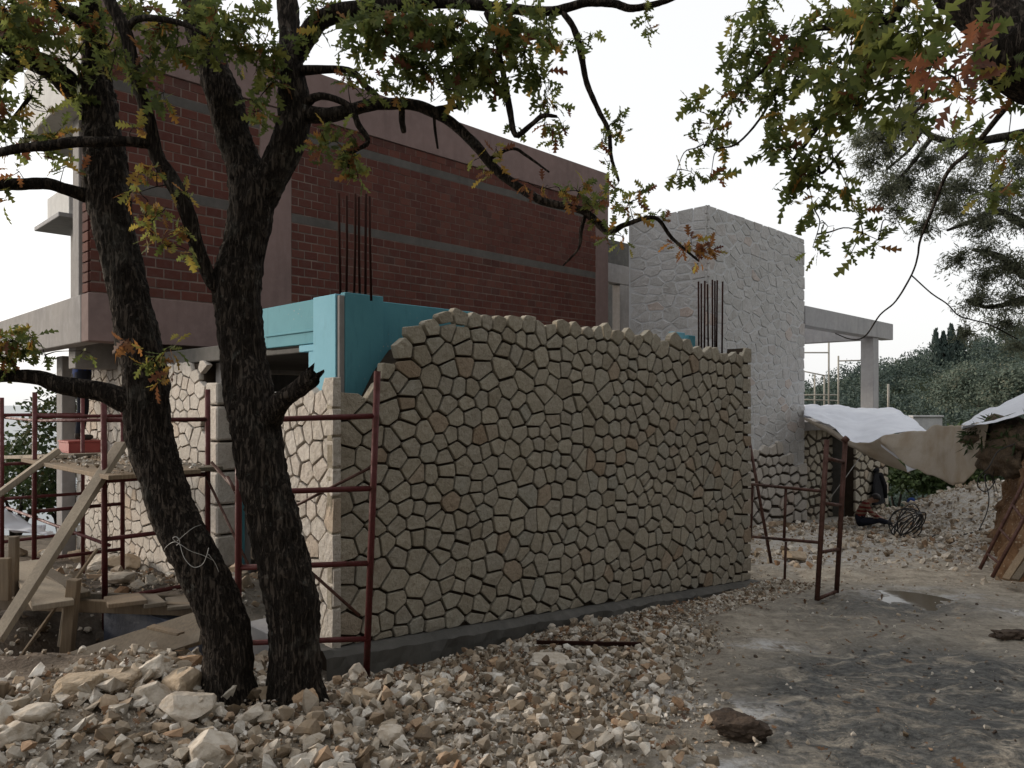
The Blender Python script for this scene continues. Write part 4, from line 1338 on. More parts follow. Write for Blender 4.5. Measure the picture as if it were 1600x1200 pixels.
T3.limb('branch', [(1424, 430, 4.15, 1.2), (1455, 458, 4.15, 1.1), (1480, 475, 4.2, 1.1), (1500, 494, 4.25, 1.1), (1545, 507, 4.3, 1.0), (1590, 530, 4.4, 0.9)], 6)
T3.limb('branch', [(1343, 128, 3.3, 4), (1300, 190, 3.3, 3.2), (1280, 250, 3.32, 3), (1285, 270, 3.3, 2.6), (1315, 235, 3.3, 1.6)], 6)
T3.limb('branch', [(1229, 81, 3.5, 3), (1200, 165, 3.55, 2), (1155, 222, 3.6, 1.6), (1120, 232, 3.62, 1.2)], 6)
for a in [(1290, 40, 52, 3.2), (1345, 35, 52, 3.1), (1245, 60, 40, 3.3), (1300, 100, 52, 3.1), (1365, 95, 52, 3.0), (1250, 120, 42, 3.3), (1420, 50, 52, 2.8), (1400, 120, 48, 2.9), (1340, 165, 45, 3.0), (1280, 180, 42, 3.1), (1400, 175, 36, 2.9), (1230, 60, 36, 3.3), (1440, 130, 44, 2.7), (1500, 70, 40, 2.6), (1380, 20, 45, 2.9), (1460, 20, 50, 2.8), (1330, 130, 40, 3.0), (1430, 175, 26, 2.7)]:
    T3.blob(*a, dens=0.95, autumn=0.10, size=0.102)
for a in [(1180, 80, 36, 3.5), (1130, 100, 30, 3.6), (1145, 155, 30, 3.6), (1095, 175, 20, 3.7), (1100, 225, 22, 3.7), (1125, 215, 20, 3.7), (1055, 275, 14, 3.7), (1110, 283, 22, 3.7), (1080, 268, 12, 3.7), (1210, 150, 36, 3.4), (1225, 230, 34, 3.3), (1255, 280, 36, 3.3), (1215, 190, 28, 3.4), (1300, 240, 30, 3.2), (1260, 240, 32, 3.3), (1320, 285, 24, 3.2), (1270, 320, 26, 3.3), (1240, 310, 14, 3.3), (1170, 125, 28, 3.5), (1180, 40, 36, 3.5), (1110, 205, 16, 3.7), (1205, 95, 34, 3.5), (1195, 10, 30, 3.5), (1150, 20, 18, 3.6)]:
    T3.blob(*a, dens=1.1, autumn=0.10, size=0.088)
for a in [(1575, 220, 36, 3.4), (1545, 305, 24, 3.6), (1520, 195, 26, 3.5), (1590, 150, 36, 3.0), (1560, 120, 36, 2.8), (1270, 386, 14, 3.4), (1372, 375, 22, 3.4), (1345, 340, 20, 3.4), (1400, 350, 18, 3.5), (1330, 395, 10, 3.4), (1590, 280, 30, 3.6), (1490, 215, 20, 3.6), (1290, 350, 18, 3.3)]:
    T3.blob(*a, dens=0.8, autumn=0.18, size=0.085)
for a in [(1490, 120, 36, 2.2), (1455, 105, 28, 2.2), (1515, 85, 24, 2.1), (1500, 150, 22, 2.2)]:
    T3.blob(*a, dens=0.75, tint=(0.94, 1.0), autumn=0.05, size=0.085)
T3.finish()

# ---- fine-leaved olive behind it on the right
bx_, by_ = 10.6, 10.5
T4 = Tree('olive_tree', 'fine leaved grey green tree on the bank at the right edge', (bx_, by_, g1(bx_, by_)), M['grey_bark'], M['olive_leaf'])
p1, p2 = at(1760, 380, 10.6), at(1700, 200, 10.6)
T4.limb('trunk', [(bx_, by_, g1(bx_, by_) - 0.3, 0.24), (bx_ - 0.2, by_, 2.2, 0.2), (p1.x, p1.y, p1.z, 0.16), (p2.x, p2.y, p2.z, 0.12), (p2.x - 0.4, p2.y, p2.z + 1.2, 0.06)], 16, world=True, ridges=0.08)
T4.limb('branch', [(1710, 230, 10.6, 12), (1640, 205, 10.6, 8), (1580, 212, 10.6, 7), (1520, 222, 10.6, 6.5), (1470, 218, 10.6, 5), (1440, 200, 10.6, 4), (1412, 162, 10.6, 2)], 10)
T4.limb('branch', [(1455, 215, 10.6, 4), (1430, 250, 10.5, 3), (1400, 285, 10.4, 2.6), (1372, 312, 10.4, 1.8)], 8)
T4.limb('branch', [(1440, 205, 10.6, 3), (1420, 235, 10.7, 2.4), (1385, 265, 10.7, 2)], 8)
T4.limb('branch', [(1740, 380, 10.6, 12), (1660, 360, 10.6, 9), (1600, 350, 10.6, 7), (1560, 330, 10.6, 5), (1520, 345, 10.6, 4), (1480, 360, 10.6, 2)], 10)
T4.limb('branch', [(1740, 420, 10.6, 10), (1650, 450, 10.6, 8), (1600, 430, 10.6, 6), (1560, 400, 10.6, 5), (1520, 390, 10.6, 3)], 10)
T4.limb('branch', [(1640, 455, 10.6, 6), (1590, 470, 10.5, 5), (1545, 480, 10.5, 3.5), (1510, 470, 10.5, 2)], 8)
for a in [(1370, 215, 44), (1410, 195, 44), (1355, 255, 30), (1415, 285, 46), (1385, 300, 38), (1480, 325, 46), (1545, 350, 46), (1500, 290, 44), (1445, 355, 26), (1580, 415, 44), (1525, 470, 36), (1570, 505, 34), (1500, 405, 30), (1560, 300, 40), (1590, 255, 36), (1450, 250, 34), (1490, 225, 30), (1340, 225, 22), (1405, 330, 22), (1540, 430, 30), (1510, 520, 22), (1590, 470, 36), (1465, 300, 30), (1530, 250, 34), (1620, 330, 60), (1630, 430, 60), (1590, 540, 20), (1540, 395, 26), (1425, 165, 20), (1390, 235, 28)]:
    T4.blob(a[0], a[1], a[2] * 1.2, rng.uniform(10.0, 11.2), dens=0.6, tint=(0, 1), autumn=0.0, size=0.062, proto='slim', twigs=max(20, int(a[2] * 2.0)))
T4.finish()

# ---- shrubs and trees behind
def foliage(c, rad, nclump, per, size, tlo=0.0, thi=0.85, proto='dia', spread=0.35):
    c = np.array(c, float); rad = np.array(rad, float)
    u_ = unit(nclump)
    u_[:, 2] = np.abs(u_[:, 2]) * 1.0 - 0.25 * (rng.uniform(size=nclump) < 0.3)
    cc = c + u_ * rad * rng.uniform(0.35, 1.0, (nclump, 1)) ** 0.5
    P = np.repeat(cc, per, 0)
    off = unit(nclump * per) * rng.uniform(0.1, 1.0, (nclump * per, 1)) * spread * rad.mean()
    P = P + off
    out = (P - c) / rad
    N = out * 0.8 + unit(len(P)) * 0.7 + np.array([0, 0, 0.4])
    D = unit(len(P))
    ct = rng.uniform(tlo, thi, nclump)
    T = np.clip(np.repeat(ct, per) * 0.7 + 0.3 * rng.uniform(tlo, thi, len(P)), 0, 1)
    return P, D, N, size * rng.uniform(0.6, 1.3, len(P)), T

def shrub(name, label, base, rad, nclump, per, size, mat, tlo=0.0, thi=0.9, trunk=0.06, cat='shrub', group=None, lift=0.0):
    base = Vector((base[0], base[1], base[2] if len(base) > 2 else g1(base[0], base[1])))
    t = Thing(name, label, cat, base, group=group)
    c = np.array(base) + np.array([0, 0, rad[2] * 0.85 + lift])
    P, D, N, S, T = foliage(c, rad, nclump, per, size, tlo, thi)
    V, Fc = place(DLV, DLF, P, D, N, S, 0.15)
    t.addf('crown', V, Fc, mat, False, {'tint': np.repeat(T, 4)})['kind'] = 'stuff'
    for k in range(3 if trunk < 0.1 else 1):
        a = rng.uniform(0, 6.28)
        q = c + np.array([math.cos(a) * rad[0] * 0.5, math.sin(a) * rad[1] * 0.5, 0.1]) * (1 if trunk < 0.1 else 0.25)
        t.tube('stem' if trunk < 0.1 else 'trunk', [base + Vector((0, 0, -0.15)), base.lerp(Vector(q), 0.5) + Vector((0.05, 0, 0.1)), Vector(q)], [trunk, trunk * 0.7, trunk * 0.3], M['grey_bark'], 8)
    return t

p = at(70, 700, 16.0)
shrub('shrub', 'sunlit leafy tree beside the bare column, far left', (p.x + 0.35, 16.0, -1.1), (1.0, 1.0, 1.55), 70, 26, 0.13, M['shrub_leaf'], 0.2, 1.0, 0.07, 'tree', lift=0.25)
shrub('shrub', 'low green bush under the scaffold platform, leftmost', (at(20, 750, 15.5).x, 15.5, -1.2), (1.1, 0.9, 0.95), 70, 24, 0.12, M['shrub_leaf'], 0.1, 1.0)
shrub('shrub', 'green bush behind the bare concrete column', (at(98, 760, 16.5).x, 16.5, -1.4), (0.9, 0.8, 0.9), 60, 24, 0.12, M['shrub_leaf'], 0.1, 1.0)
shrub('shrub', 'small pale bush at the left picture edge above the boards', (at(-40, 700, 18).x, 18.0, -1.9), (1.3, 1.2, 1.5), 70, 24, 0.14, M['shrub_leaf'], 0.2, 1.0, lift=0.1)
for i, (px, py, Y, rx, rz, lab) in enumerate([(1400, 790, 30, 2.0, 1.5, 'dark green bush behind the stone wall pier'), (1440, 790, 31, 2.0, 1.7, 'dark green bush above the bending worker'), (1485, 780, 30, 1.9, 1.5, 'dark green bush below the sheet corner'), (1530, 770, 29, 1.9, 1.6, 'dark green bush beside the earth bank'), (1470, 752, 36, 2.2, 1.2, 'wide dark bush showing between the two sheets')]):
    p = at(px, py, Y)
    shrub('shrub', lab, (p.x, Y, p.z - 0.4), (rx, 1.5, rz), 130, 26, 0.20, M['shrub_leaf'], 0.0, 0.75, group=None)

# cypresses and a broad tree on the far hill
for i, (px, py, h, w, lab) in enumerate([(1462, 568, 9.5, 1.6, 'tallest left cypress on the far ridge'), (1474, 566, 8.5, 1.5, 'second cypress from the left on the far ridge'), (1486, 566, 10.5, 1.9, 'broad cypress in the middle of the ridge group'), (1500, 562, 9.0, 1.6, 'right cypress of the ridge group')]):
    p = at(px, py, 185)
    t = Thing('cypress_tree', lab, 'tree', (p.x, p.y, p.z - 2), group='cypresses on the far ridge')
    u_ = rng.uniform(0, 1, 700)
    rr = w * np.sin(np.clip(u_ * 0.94 + 0.06, 0, 1) * math.pi) ** 0.6 * (1.15 - u_ * 0.75) * rng.uniform(0.6, 1.05, 700)
    a = rng.uniform(0, 6.283, 700)
    P = np.stack([p.x + rr * np.cos(a), p.y + rr * np.sin(a), p.z - 2 + 0.6 + u_ * h], 1)
    N = np.stack([np.cos(a), np.sin(a), 0.3 + 0 * a], 1) + 0.5 * unit(700)
    V, Fc = place(DLV, DLF, P, np.array([0, 0, 1.0]) + 0.4 * unit(700), N, rng.uniform(0.5, 1.0, 700), 0.1)
    t.addf('crown', V, Fc, M['wood_leaf'], False, {'tint': np.repeat(rng.uniform(0, 0.25, 700), 4)})['kind'] = 'stuff'
    t.tube('trunk', [(p.x, p.y, p.z - 3), (p.x, p.y, p.z + h * 0.5)], [0.25, 0.1], M['grey_bark'], 8)
for (px, py, Y, rx, rz, lab, tl, th_) in [(1530, 590, 120, 5.5, 5.0, 'broad olive green tree on the hill right of the cypresses', 0.55, 1.0), (1585, 590, 110, 4.5, 4.5, 'yellowish tree on the hill at the right edge', 0.6, 1.0), (1500, 590, 130, 4.5, 4.5, 'brownish green tree below the cypresses', 0.6, 1.0)]:
    p = at(px, py, Y)
    shrub('broad_tree', lab, (p.x, Y, p.z - 4.5), (rx, rx, rz * 1.15), 260, 26, 0.46, M['wood_leaf'], tl, th_, 0.30, 'tree', lift=-rz * 0.75)

# wood covering the far hill, one mass
PP, DD, NN, SS, TT = [], [], [], [], []
cnt = 0
while cnt < 1000:
    y = rng.uniform(54, 215); x = rng.uniform(0.26 * y, 0.82 * y)
    z = float(Gs(np.array([x]), np.array([y]))[0])
    k = rng.uniform(0.7, 1.25)
    rx = (2.6 + 1.8 * (y > 110)) * k
    P, D, N, S, T = foliage((x, y, z + rx * 0.55), (rx, rx, rx * rng.uniform(0.75, 1.15)), 20, 15, 0.26 + 0.0018 * y, 0.0, 0.7, spread=0.30)
    sh = rng.uniform(-0.25, 0.35)
    PP.append(P); DD.append(D); NN.append(N); SS.append(S); TT.append(np.clip(T + sh, 0, 1))
    cnt += 1
V, Fc = place(DLV, DLF, np.vstack(PP), np.vstack(DD), np.vstack(NN), np.concatenate(SS), 0.1)
me = fastmesh('woodland', V, Fc, False, {'tint': np.repeat(np.concatenate(TT), 4)})
tag(link('woodland', me, M['wood_leaf']), 'dense dark green wood covering the far hillside', 'woodland', kind='stuff')
# pale field wall among the trees
p, q = at(1424, 652, 48), at(1470, 660, 48)
fw = Thing('field_wall', 'low pale concrete wall among the trees beyond the sheets', 'wall', (p.x, p.y, p.z - 1.5))
fw.box('wall_body', (p.x, q.x), (47.8, 48.2), (p.z - 1.5, p.z), M['pale_concrete'], 0.02)
fw.box('coping', (p.x - 0.05, q.x + 0.05), (47.7, 48.3), (p.z + 0.001, p.z + 0.12), M['pale_concrete'], 0.02)

# ---- unseen wood added right of and behind the camera, shading the front walls
PP, DD, NN, SS, TT = [], [], [], [], []
for (x, y, h, r) in [(9.5, 3.2, 8.5, 3.0), (8.0, -2.0, 9.0, 3.2), (14.5, 6.5, 9.0, 3.2), (3.6, -4.8, 9.0, 3.2), (-1.8, -5.6, 8.5, 3.0), (13.0, 0.5, 9.5, 3.4), (9.0, -7.0, 10.0, 3.6), (15.0, -4.0, 10.5, 3.6), (2.0, -9.5, 10.5, 3.8), (19.0, 3.0, 11.0, 3.8), (-5.5, -8.5, 9.5, 3.4), (19.0, 9.0, 10.0, 3.4), (8.5, 5.8, 6.0, 2.0), (6.2, -0.2, 6.5, 2.2)]:
    z = g1(x, y)
    for cz, k in ((0.66, 1.0), (0.38, 0.8)):
        P, D, N, S, T = foliage((x, y, z + h * cz), (r * k, r * k, h * 0.30), 130, 26, 0.36, 0.0, 1.0, spread=0.36)
        PP.append(P); DD.append(D); NN.append(N); SS.append(S); TT.append(T)
V, Fc = place(DLV, DLF, np.vstack(PP), np.vstack(DD), np.vstack(NN), np.concatenate(SS), 0.1)
tag(link('woodland', fastmesh('woodland', V, Fc, False, {'tint': np.repeat(np.concatenate(TT), 4)}), M['shrub_leaf']), 'unseen wood added behind the camera to shade the front walls', 'woodland', kind='stuff')

# ------------------------------------------------------------------ scaffolding
def pipe(th, name, p, q, r, mat, n=8):
    return th.tube(name, [p, q], r, mat, n)

# frame standing between the two oaks and the wall
p0, p1 = at(372, 1000, 4.74), at(583, 1000, 4.90)
L0, L1 = Vector((p0.x, p0.y, 0)), Vector((p1.x, p1.y, 0))
gl, gr = g1(L0.x, L0.y) - 0.05, at(570, 1066, 4.88).z
nf = Thing('scaffold', 'dark red scaffold frame standing behind the forked oak at the wall corner', 'scaffold', (L1.x, L1.y, gr))
topz = at(590, 580, 4.9).z
pipe(nf, 'pole', L0 + Vector((0, 0, gl)), L0 + Vector((0.005, 0, topz)), 0.022, M['red_pipe'])
pipe(nf, 'pole', L1 + Vector((-0.045, 0, gr)), L1 + Vector((0.028, 0, topz)), 0.022, M['red_pipe'])
for y in (650, 763, 880, 998):
    a = Vector((L0.x, L0.y, at(372, y + 7, 4.74).z)); b = Vector((L1.x + (0.018 if y < 800 else -0.02), L1.y, at(583, y, 4.9).z))
    pipe(nf, 'rung', a, b, 0.018, M['red_pipe'])
pipe(nf, 'brace', at(355, 745, 4.78), at(372, 775, 4.74), 0.012, M['rust_pipe'])
pipe(nf, 'brace', at(330, 722, 4.9), at(480, 892, 4.82), 0.011, M['rust_pipe'])
pipe(nf, 'brace', at(470, 880, 4.82), at(562, 962, 4.88), 0.011, M['rust_pipe'])
pipe(nf, 'brace', at(462, 790, 4.85), at(586, 727, 4.92), 0.010, M['rust_pipe'])
bd = Thing('sole_board', 'dirty flat board under the foot of the near scaffold frame', 'board', at(555, 1080, 4.75))
V, Fc = beam(at(500, 1079, 4.72), at(612, 1072, 4.88), 0.15, 0.035)
bd.add('board', V, Fc, M['dark_wood'])

# working scaffold along the side wall, three frames with boards
sf = Thing('scaffold', 'dark red working scaffold with board platform along the sky-lit side wall', 'scaffold', (1.9, 6.34, 0.0), bld=True)
FR = [(6.34, 0.02), (8.45, -0.16), (9.8, -0.30)]
for b_, base in FR:
    for a_ in (1.9, 2.7):
        w = bw(a_, b_)
        gz = min(base, g1(w.x, w.y)) - 0.03
        sf.tube('pole', [(a_, b_, gz), (a_ + random.uniform(-.012, .012), b_, 1.73 + random.uniform(-0.03, 0.03) - (0.05 if b_ > 9 else 0))], 0.022, M['red_pipe'], 10)
    for z in (0.08, 0.55, 1.0 if b_ < 9 else 0.93, 1.47):
        sf.tube('rung', [(1.9, b_, z), (2.7, b_, z + random.uniform(-.01, .01))], 0.018, M['red_pipe'], 8)
sf.tube('rail', [(1.93, 6.34, 1.47), (1.93, 8.45, 1.43), (1.93, 9.8, 1.44)], 0.014, M['red_pipe'], 8)
sf.tube('rail', [(1.93, 6.34, 0.5), (1.93, 9.8, 0.46)], 0.014, M['red_pipe'], 8)
sf.tube('rail', [(2.66, 6.36, 1.46), (2.66, 8.45, 1.42)], 0.014, M['red_pipe'], 8)
sf.tube('diagonal_brace', [(2.67, 6.36, 0.2), (2.67, 8.45, 1.15)], 0.012, M['rust_pipe'], 8)
sf.tube('diagonal_brace', [(2.67, 6.30, 0.98), (2.66, 5.5, 0.35)], 0.011, M['rust_pipe'], 8)
for k, a_ in enumerate((1.95, 2.17, 2.40, 2.62)):
    V, Fc = beam((a_, 6.0 + 0.1 * random.random(), 1.045 + 0.006 * k), (a_ + random.uniform(-.03, .03), 8.75, 1.035), 0.205, 0.035)
    sf.add('platform_board', V, Fc, M['dark_wood'] if k % 2 else M['wood'])
for k, a_ in enumerate((2.05, 2.30, 2.56)):
    V, Fc = beam((a_, 8.25, 1.085), (a_ + 0.25, 12.05, 0.875), 0.21, 0.035)
    sf.add('platform_board', V, Fc, M['pale_wood'] if k == 0 else M['dark_wood'])
V, Fc = beam((2.95, 11.2, 0.905), (3.4, 12.0, 0.88), 0.3, 0.035)
sf.add('platform_board', V, Fc, M['wood'])
# mortar droppings on the platform
def rock_protos(n, lo=9, hi=13, seed=3, squash=(0.55, 1.0)):
    rs = random.Random(seed)
    out = []
    for i in range(n):
        bm = bmesh.new()
        sx, sy, sz = 1.0, rs.uniform(0.6, 1.0), rs.uniform(*squash)
        for k in range(rs.randint(lo, hi)):
            v = Vector((rs.gauss(0, 1), rs.gauss(0, 1), rs.gauss(0, 1))).normalized() * rs.uniform(0.8, 1.0)
            m = max(abs(v.x), abs(v.y), abs(v.z))
            v = v.lerp(v / m * 0.85, 0.45)
            bm.verts.new((v.x * sx, v.y * sy, v.z * sz))
        bmesh.ops.convex_hull(bm, input=bm.verts)
        bmesh.ops.delete(bm, geom=[v for v in bm.verts if not v.link_faces], context='VERTS')
        bmesh.ops.triangulate(bm, faces=bm.faces)
        bm.verts.index_update()
        out.append((np.array([tuple(v.co) for v in bm.verts]), np.array([[v.index for v in f.verts] for f in bm.faces])))
        bm.free()
    return out
RP = rock_protos(22)
def rotmats(n, tilt=None):
    a = rng.uniform(0, 2 * math.pi, n)
    ax = unit(n)
    if tilt is not None:
        ax = ax * np.array([1, 1, 0.0]); ax /= np.maximum(np.linalg.norm(ax, axis=1, keepdims=True), 1e-6)
        ang = rng.normal(0, tilt, n)
    else:
        ang = a
    K = np.zeros((n, 3, 3))
    K[:, 0, 1], K[:, 0, 2], K[:, 1, 2] = -ax[:, 2], ax[:, 1], -ax[:, 0]
    K[:, 1, 0], K[:, 2, 0], K[:, 2, 1] = ax[:, 2], -ax[:, 1], ax[:, 0]
    Rm = np.eye(3) + np.sin(ang)[:, None, None] * K + (1 - np.cos(ang))[:, None, None] * (K @ K)
    c, s_ = np.cos(a), np.sin(a)
    Z = np.zeros((n, 3, 3)); Z[:, 0, 0] = c; Z[:, 0, 1] = -s_; Z[:, 1, 0] = s_; Z[:, 1, 1] = c; Z[:, 2, 2] = 1
    return Rm @ Z
def rocks(P, S, tilt=0.5):
    """many stones in one mesh"""
    n = len(P)
    which = rng.integers(0, len(RP), n)
    Rm = rotmats(n, tilt)
    Vs, Fs, o = [], [], 0
    for k, (pv, pf) in enumerate(RP):
        m = np.where(which == k)[0]
        if not len(m): continue
        V = np.einsum('nij,vj->nvi', Rm[m], pv) * S[m][:, None, None] + P[m][:, None, :]
        Fs.append((pf[None] + (np.arange(len(m)) * len(pv))[:, None, None]).reshape(-1, 3) + o)
        Vs.append(V.reshape(-1, 3)); o += len(m) * len(pv)
    return np.vstack(Vs), np.vstack(Fs)
n = 260
aa, bb = rng.uniform(1.9, 2.7, n), rng.uniform(6.1, 8.6, n)
P = np.stack([(aa - bb) * C45, (aa + bb) * C45, np.full(n, 1.075)], 1)
V, Fc = rocks(P, 0.012 + 0.018 * rng.uniform(size=n) ** 2)
tag(link('mortar_droppings', fastmesh('mortar_droppings', V, Fc), M['rubble']), 'crumbs of mortar and stone chips lying on the scaffold boards', 'debris', kind='stuff')

# upright frame by the far end of the wall and the low frame joined to it
uf = Thing('scaffold', 'narrow rusty scaffold frame standing upright on the track near the puddle', 'scaffold', at(1277, 938, 7.7))
pipe(uf, 'pole', at(1276.5, 938, 7.70), at(1292, 687, 7.70), 0.027, M['rust_pipe'])
pipe(uf, 'pole', at(1307, 926, 8.05), at(1321, 686, 8.05), 0.027, M['rust_pipe'])
for y0, y1, xl_, xr_ in ((716, 722, 1290, 1319), (786, 790, 1286, 1315), (863, 858, 1281, 1311), (936, 924, 1277, 1307)):
    pipe(uf, 'rung', at(xl_, y0, 7.70), at(xr_, y1, 8.05), 0.019, M['rust_pipe'])
pipe(uf, 'hook', at(1318, 690, 8.04), at(1324, 684, 8.04), 0.034, M['rust_pipe'])
lf = Thing('scaffold', 'low rusty scaffold rail between the wall end and the upright frame', 'scaffold', at(1228, 850, 9.2))
pipe(lf, 'rail', at(1168, 756, 9.6), at(1288, 768, 7.75), 0.017, M['rust_pipe'])
pipe(lf, 'rail', at(1168, 838, 9.6), at(1284, 848, 7.75), 0.017, M['rust_pipe'])
pipe(lf, 'post', at(1228, 762, 8.6), at(1225, 846, 8.6), 0.017, M['rust_pipe'])
pipe(lf, 'post', at(1176, 757, 9.45), at(1173, 842, 9.45), 0.017, M['rust_pipe'])
pipe(lf, 'post', at(1228, 846, 8.6), at(1226, 905, 8.6), 0.015, M['rust_pipe'])
lp = Thing('leaning_pole', 'thin rusty pole leaning on the end of the stone wall', 'pole', at(1205, 877, 9.3))
pipe(lp, 'pole', at(1205, 880, 9.3), at(1171, 690, 9.55), 0.02, M['rust_pipe'])

# pale scaffold on the terrace under the pergola
ts = Thing('scaffold', 'pale galvanised scaffold poles on the terrace below the pergola', 'scaffold', at(1295, 640, 24))
for (px, y0, y1, Y) in ((1295, 535, 655, 24), (1310, 556, 655, 24.5), (1273, 585, 655, 26), (1288, 588, 655, 26), (1388, 600, 655, 24)):
    pipe(ts, 'pole', at(px, y1, Y), at(px, y0, Y), 0.03 if px != 1388 else 0.035, M['pale_pipe'])
for (x0, y0, x1, y1, Y) in ((1250, 551, 1295, 551, 24), (1310, 564, 1350, 563, 24.5), (1255, 580, 1290, 587, 26), (1250, 617, 1310, 617, 25), (1250, 624, 1310, 626, 25)):
    pipe(ts, 'rail', at(x0, y0, Y), at(x1, y1, Y), 0.022, M['pale_pipe'])

# ------------------------------------------------------------------ timber on the left
def timber(name, label, p, q, w, h, mat, cat='timber', roll=0.0, group=None, up=None):
    p, q = Vector(p), Vector(q)
    t = Thing(name, label, cat, p if p.z < q.z else q, group=group)
    V, Fc = beam(p, q, w, h, 0.004, roll, up)
    V = [v + Vector((random.uniform(-.003, .003), random.uniform(-.003, .003), random.uniform(-.003, .003))) for v in V]
    t.add('board', V, Fc, mat)
    return t
timber('timber_prop', 'long pale timber leaning on the near scaffold pole', at(-6, 1000, 4.75), at(190, 693, 6.05), 0.085, 0.05, M['pale_wood'])
timber('timber_prop', 'pale timber running up to the platform from the left picture edge', at(-150, 880, 6.2), at(92, 703, 7.05), 0.07, 0.05, M['pale_wood'])
timber('thin_stick', 'thin wooden stick slanting in front of the shuttering post', at(25, 1036, 4.95), at(152, 858, 5.5), 0.022, 0.022, M['wood'], 'stick')
sh = Thing('shuttering', 'rough wooden shuttering of posts and rails left of the oaks', 'shuttering', at(108, 1025, 5.15))
def bpart(name, p, q, w, h, mat, roll=0.0):
    V, Fc = beam(p, q, w, h, 0.004, roll)
    sh.add(name, V, Fc, mat)
bpart('post', at(104, 1026, 5.15), at(116, 905, 5.15), 0.075, 0.06, M['wood'])
bpart('post', at(97, 1010, 5.3), at(106, 950, 5.3), 0.05, 0.05, M['pale_wood'])
bpart('post', at(20, 995, 5.5), at(22, 838, 5.5), 0.055, 0.05, M['wood'])
bpart('rail', at(-60, 940, 5.5), at(330, 953, 5.22), 0.05, 0.085, M['wood'])
bpart('rail', at(40, 930, 5.7), at(300, 936, 6.0), 0.05, 0.06, M['dark_wood'])
bpart('plank', at(84, 946, 5.0), at(40, 880, 6.1), 0.24, 0.04, M['pale_wood'])
bpart('plank', at(200, 944, 5.1), at(190, 932, 5.75), 0.24, 0.03, M['wood'])
bpart('plank', at(243, 946, 5.15), at(228, 932, 5.7), 0.14, 0.03, M['dark_wood'])
bpart('plank', at(282, 950, 5.15), at(276, 934, 5.7), 0.16, 0.025, M['dark_wood'])
bpart('plank', at(70, 893, 5.75), at(130, 930, 5.3), 0.10, 0.04, M['dark_wood'])
bpart('panel', at(-20, 905, 5.35), at(16, 905, 5.35), 0.04, 0.30, M['wood'])
timber('ramp_plank', 'long dirty plank ramp sloping up to the left oak', at(92, 1052, 4.62), at(318, 978, 4.62), 0.035, 0.26, M['dark_wood'], 'plank', roll=0.95)
timber('short_plank', 'short broken board lying on the plank ramp', at(235, 979, 4.58), at(283, 990, 4.5), 0.06, 0.018, M['wood'], 'plank')
timber('upright_board', 'short upright board at the lower left picture edge', at(-2, 1130, 3.75), at(5, 1066, 3.75), 0.05, 0.03, M['wood'], 'board')
timber('fallen_bar', 'dark iron bar with a plate at its end on the rubble before the wall', hit(838, 1016) + Vector((0, 0, 0.075)), hit(1003, 1014) + Vector((0, 0, 0.065)), 0.028, 0.028, M['rebar'], 'bar')
fwl = Thing('foundation_block', 'low foundation wall in a blue grey membrane under the boards', 'foundation', at(250, 1010, 5.35))
p, q = at(178, 950, 5.75), at(330, 958, 5.0)
V, Fc = beam(Vector((p.x, p.y, -0.2)), Vector((q.x, q.y, -0.2)), 0.16, 0.62, 0.01)
fwl.add('membrane', V, Fc, M['membrane'])

# wire tied round the left trunk
wr = Thing('wire', 'pale wire knotted round the left oak trunk', 'wire', at(283, 855, 3.83))
def wline(rows, r):
    S = spline([tuple(at(*q)) for q in rows], 8)
    wr.tube('strand', [Vector(v) for v in S], r, M['wire'], 6)
wline([(256, 860, 3.92), (262, 852, 3.86), (275, 847, 3.82), (296, 860, 3.82), (318, 868, 3.85), (332, 875, 3.9)], 0.0016)
wline([(275, 847, 3.81), (270, 841, 3.80), (276, 839, 3.80), (281, 847, 3.80), (276, 852, 3.81)], 0.0022)
wline([(281, 850, 3.81), (288, 872, 3.80), (302, 886, 3.80), (316, 882, 3.80), (323, 868, 3.80), (326, 856, 3.81)], 0.0018)
wline([(276, 846, 3.81), (300, 826, 3.82), (314, 820, 3.88)], 0.0014)
wline([(326, 866, 3.82), (336, 880, 3.84), (342, 894, 3.86)], 0.0016)

# ------------------------------------------------------------------ worker's crate
cr = Thing('crate', 'red plastic crate the worker stands on, on the platform', 'crate', (3.22, 11.7, 0.92), bld=True)
c0, c1, d0, d1 = 2.98, 3.42, 11.45, 11.93
cr.box('base', (c0, c1), (d0, d1), (0.92, 0.94), M['crate_red'], 0.003)
for (x, y) in (((c0, c0 + 0.02), (d0, d1)), ((c1 - 0.02, c1), (d0, d1)), ((c0 + 0.021, c1 - 0.021), (d0, d0 + 0.02)), ((c0 + 0.021, c1 - 0.021), (d1 - 0.02, d1))):
    cr.box('side', x, y, (0.941, 1.06), M['crate_red'], 0.003)
cr.box('lid', (c0 - 0.01, c1 + 0.01), (d0 - 0.01, d1 + 0.01), (1.061, 1.085), M['crate_red'], 0.004)

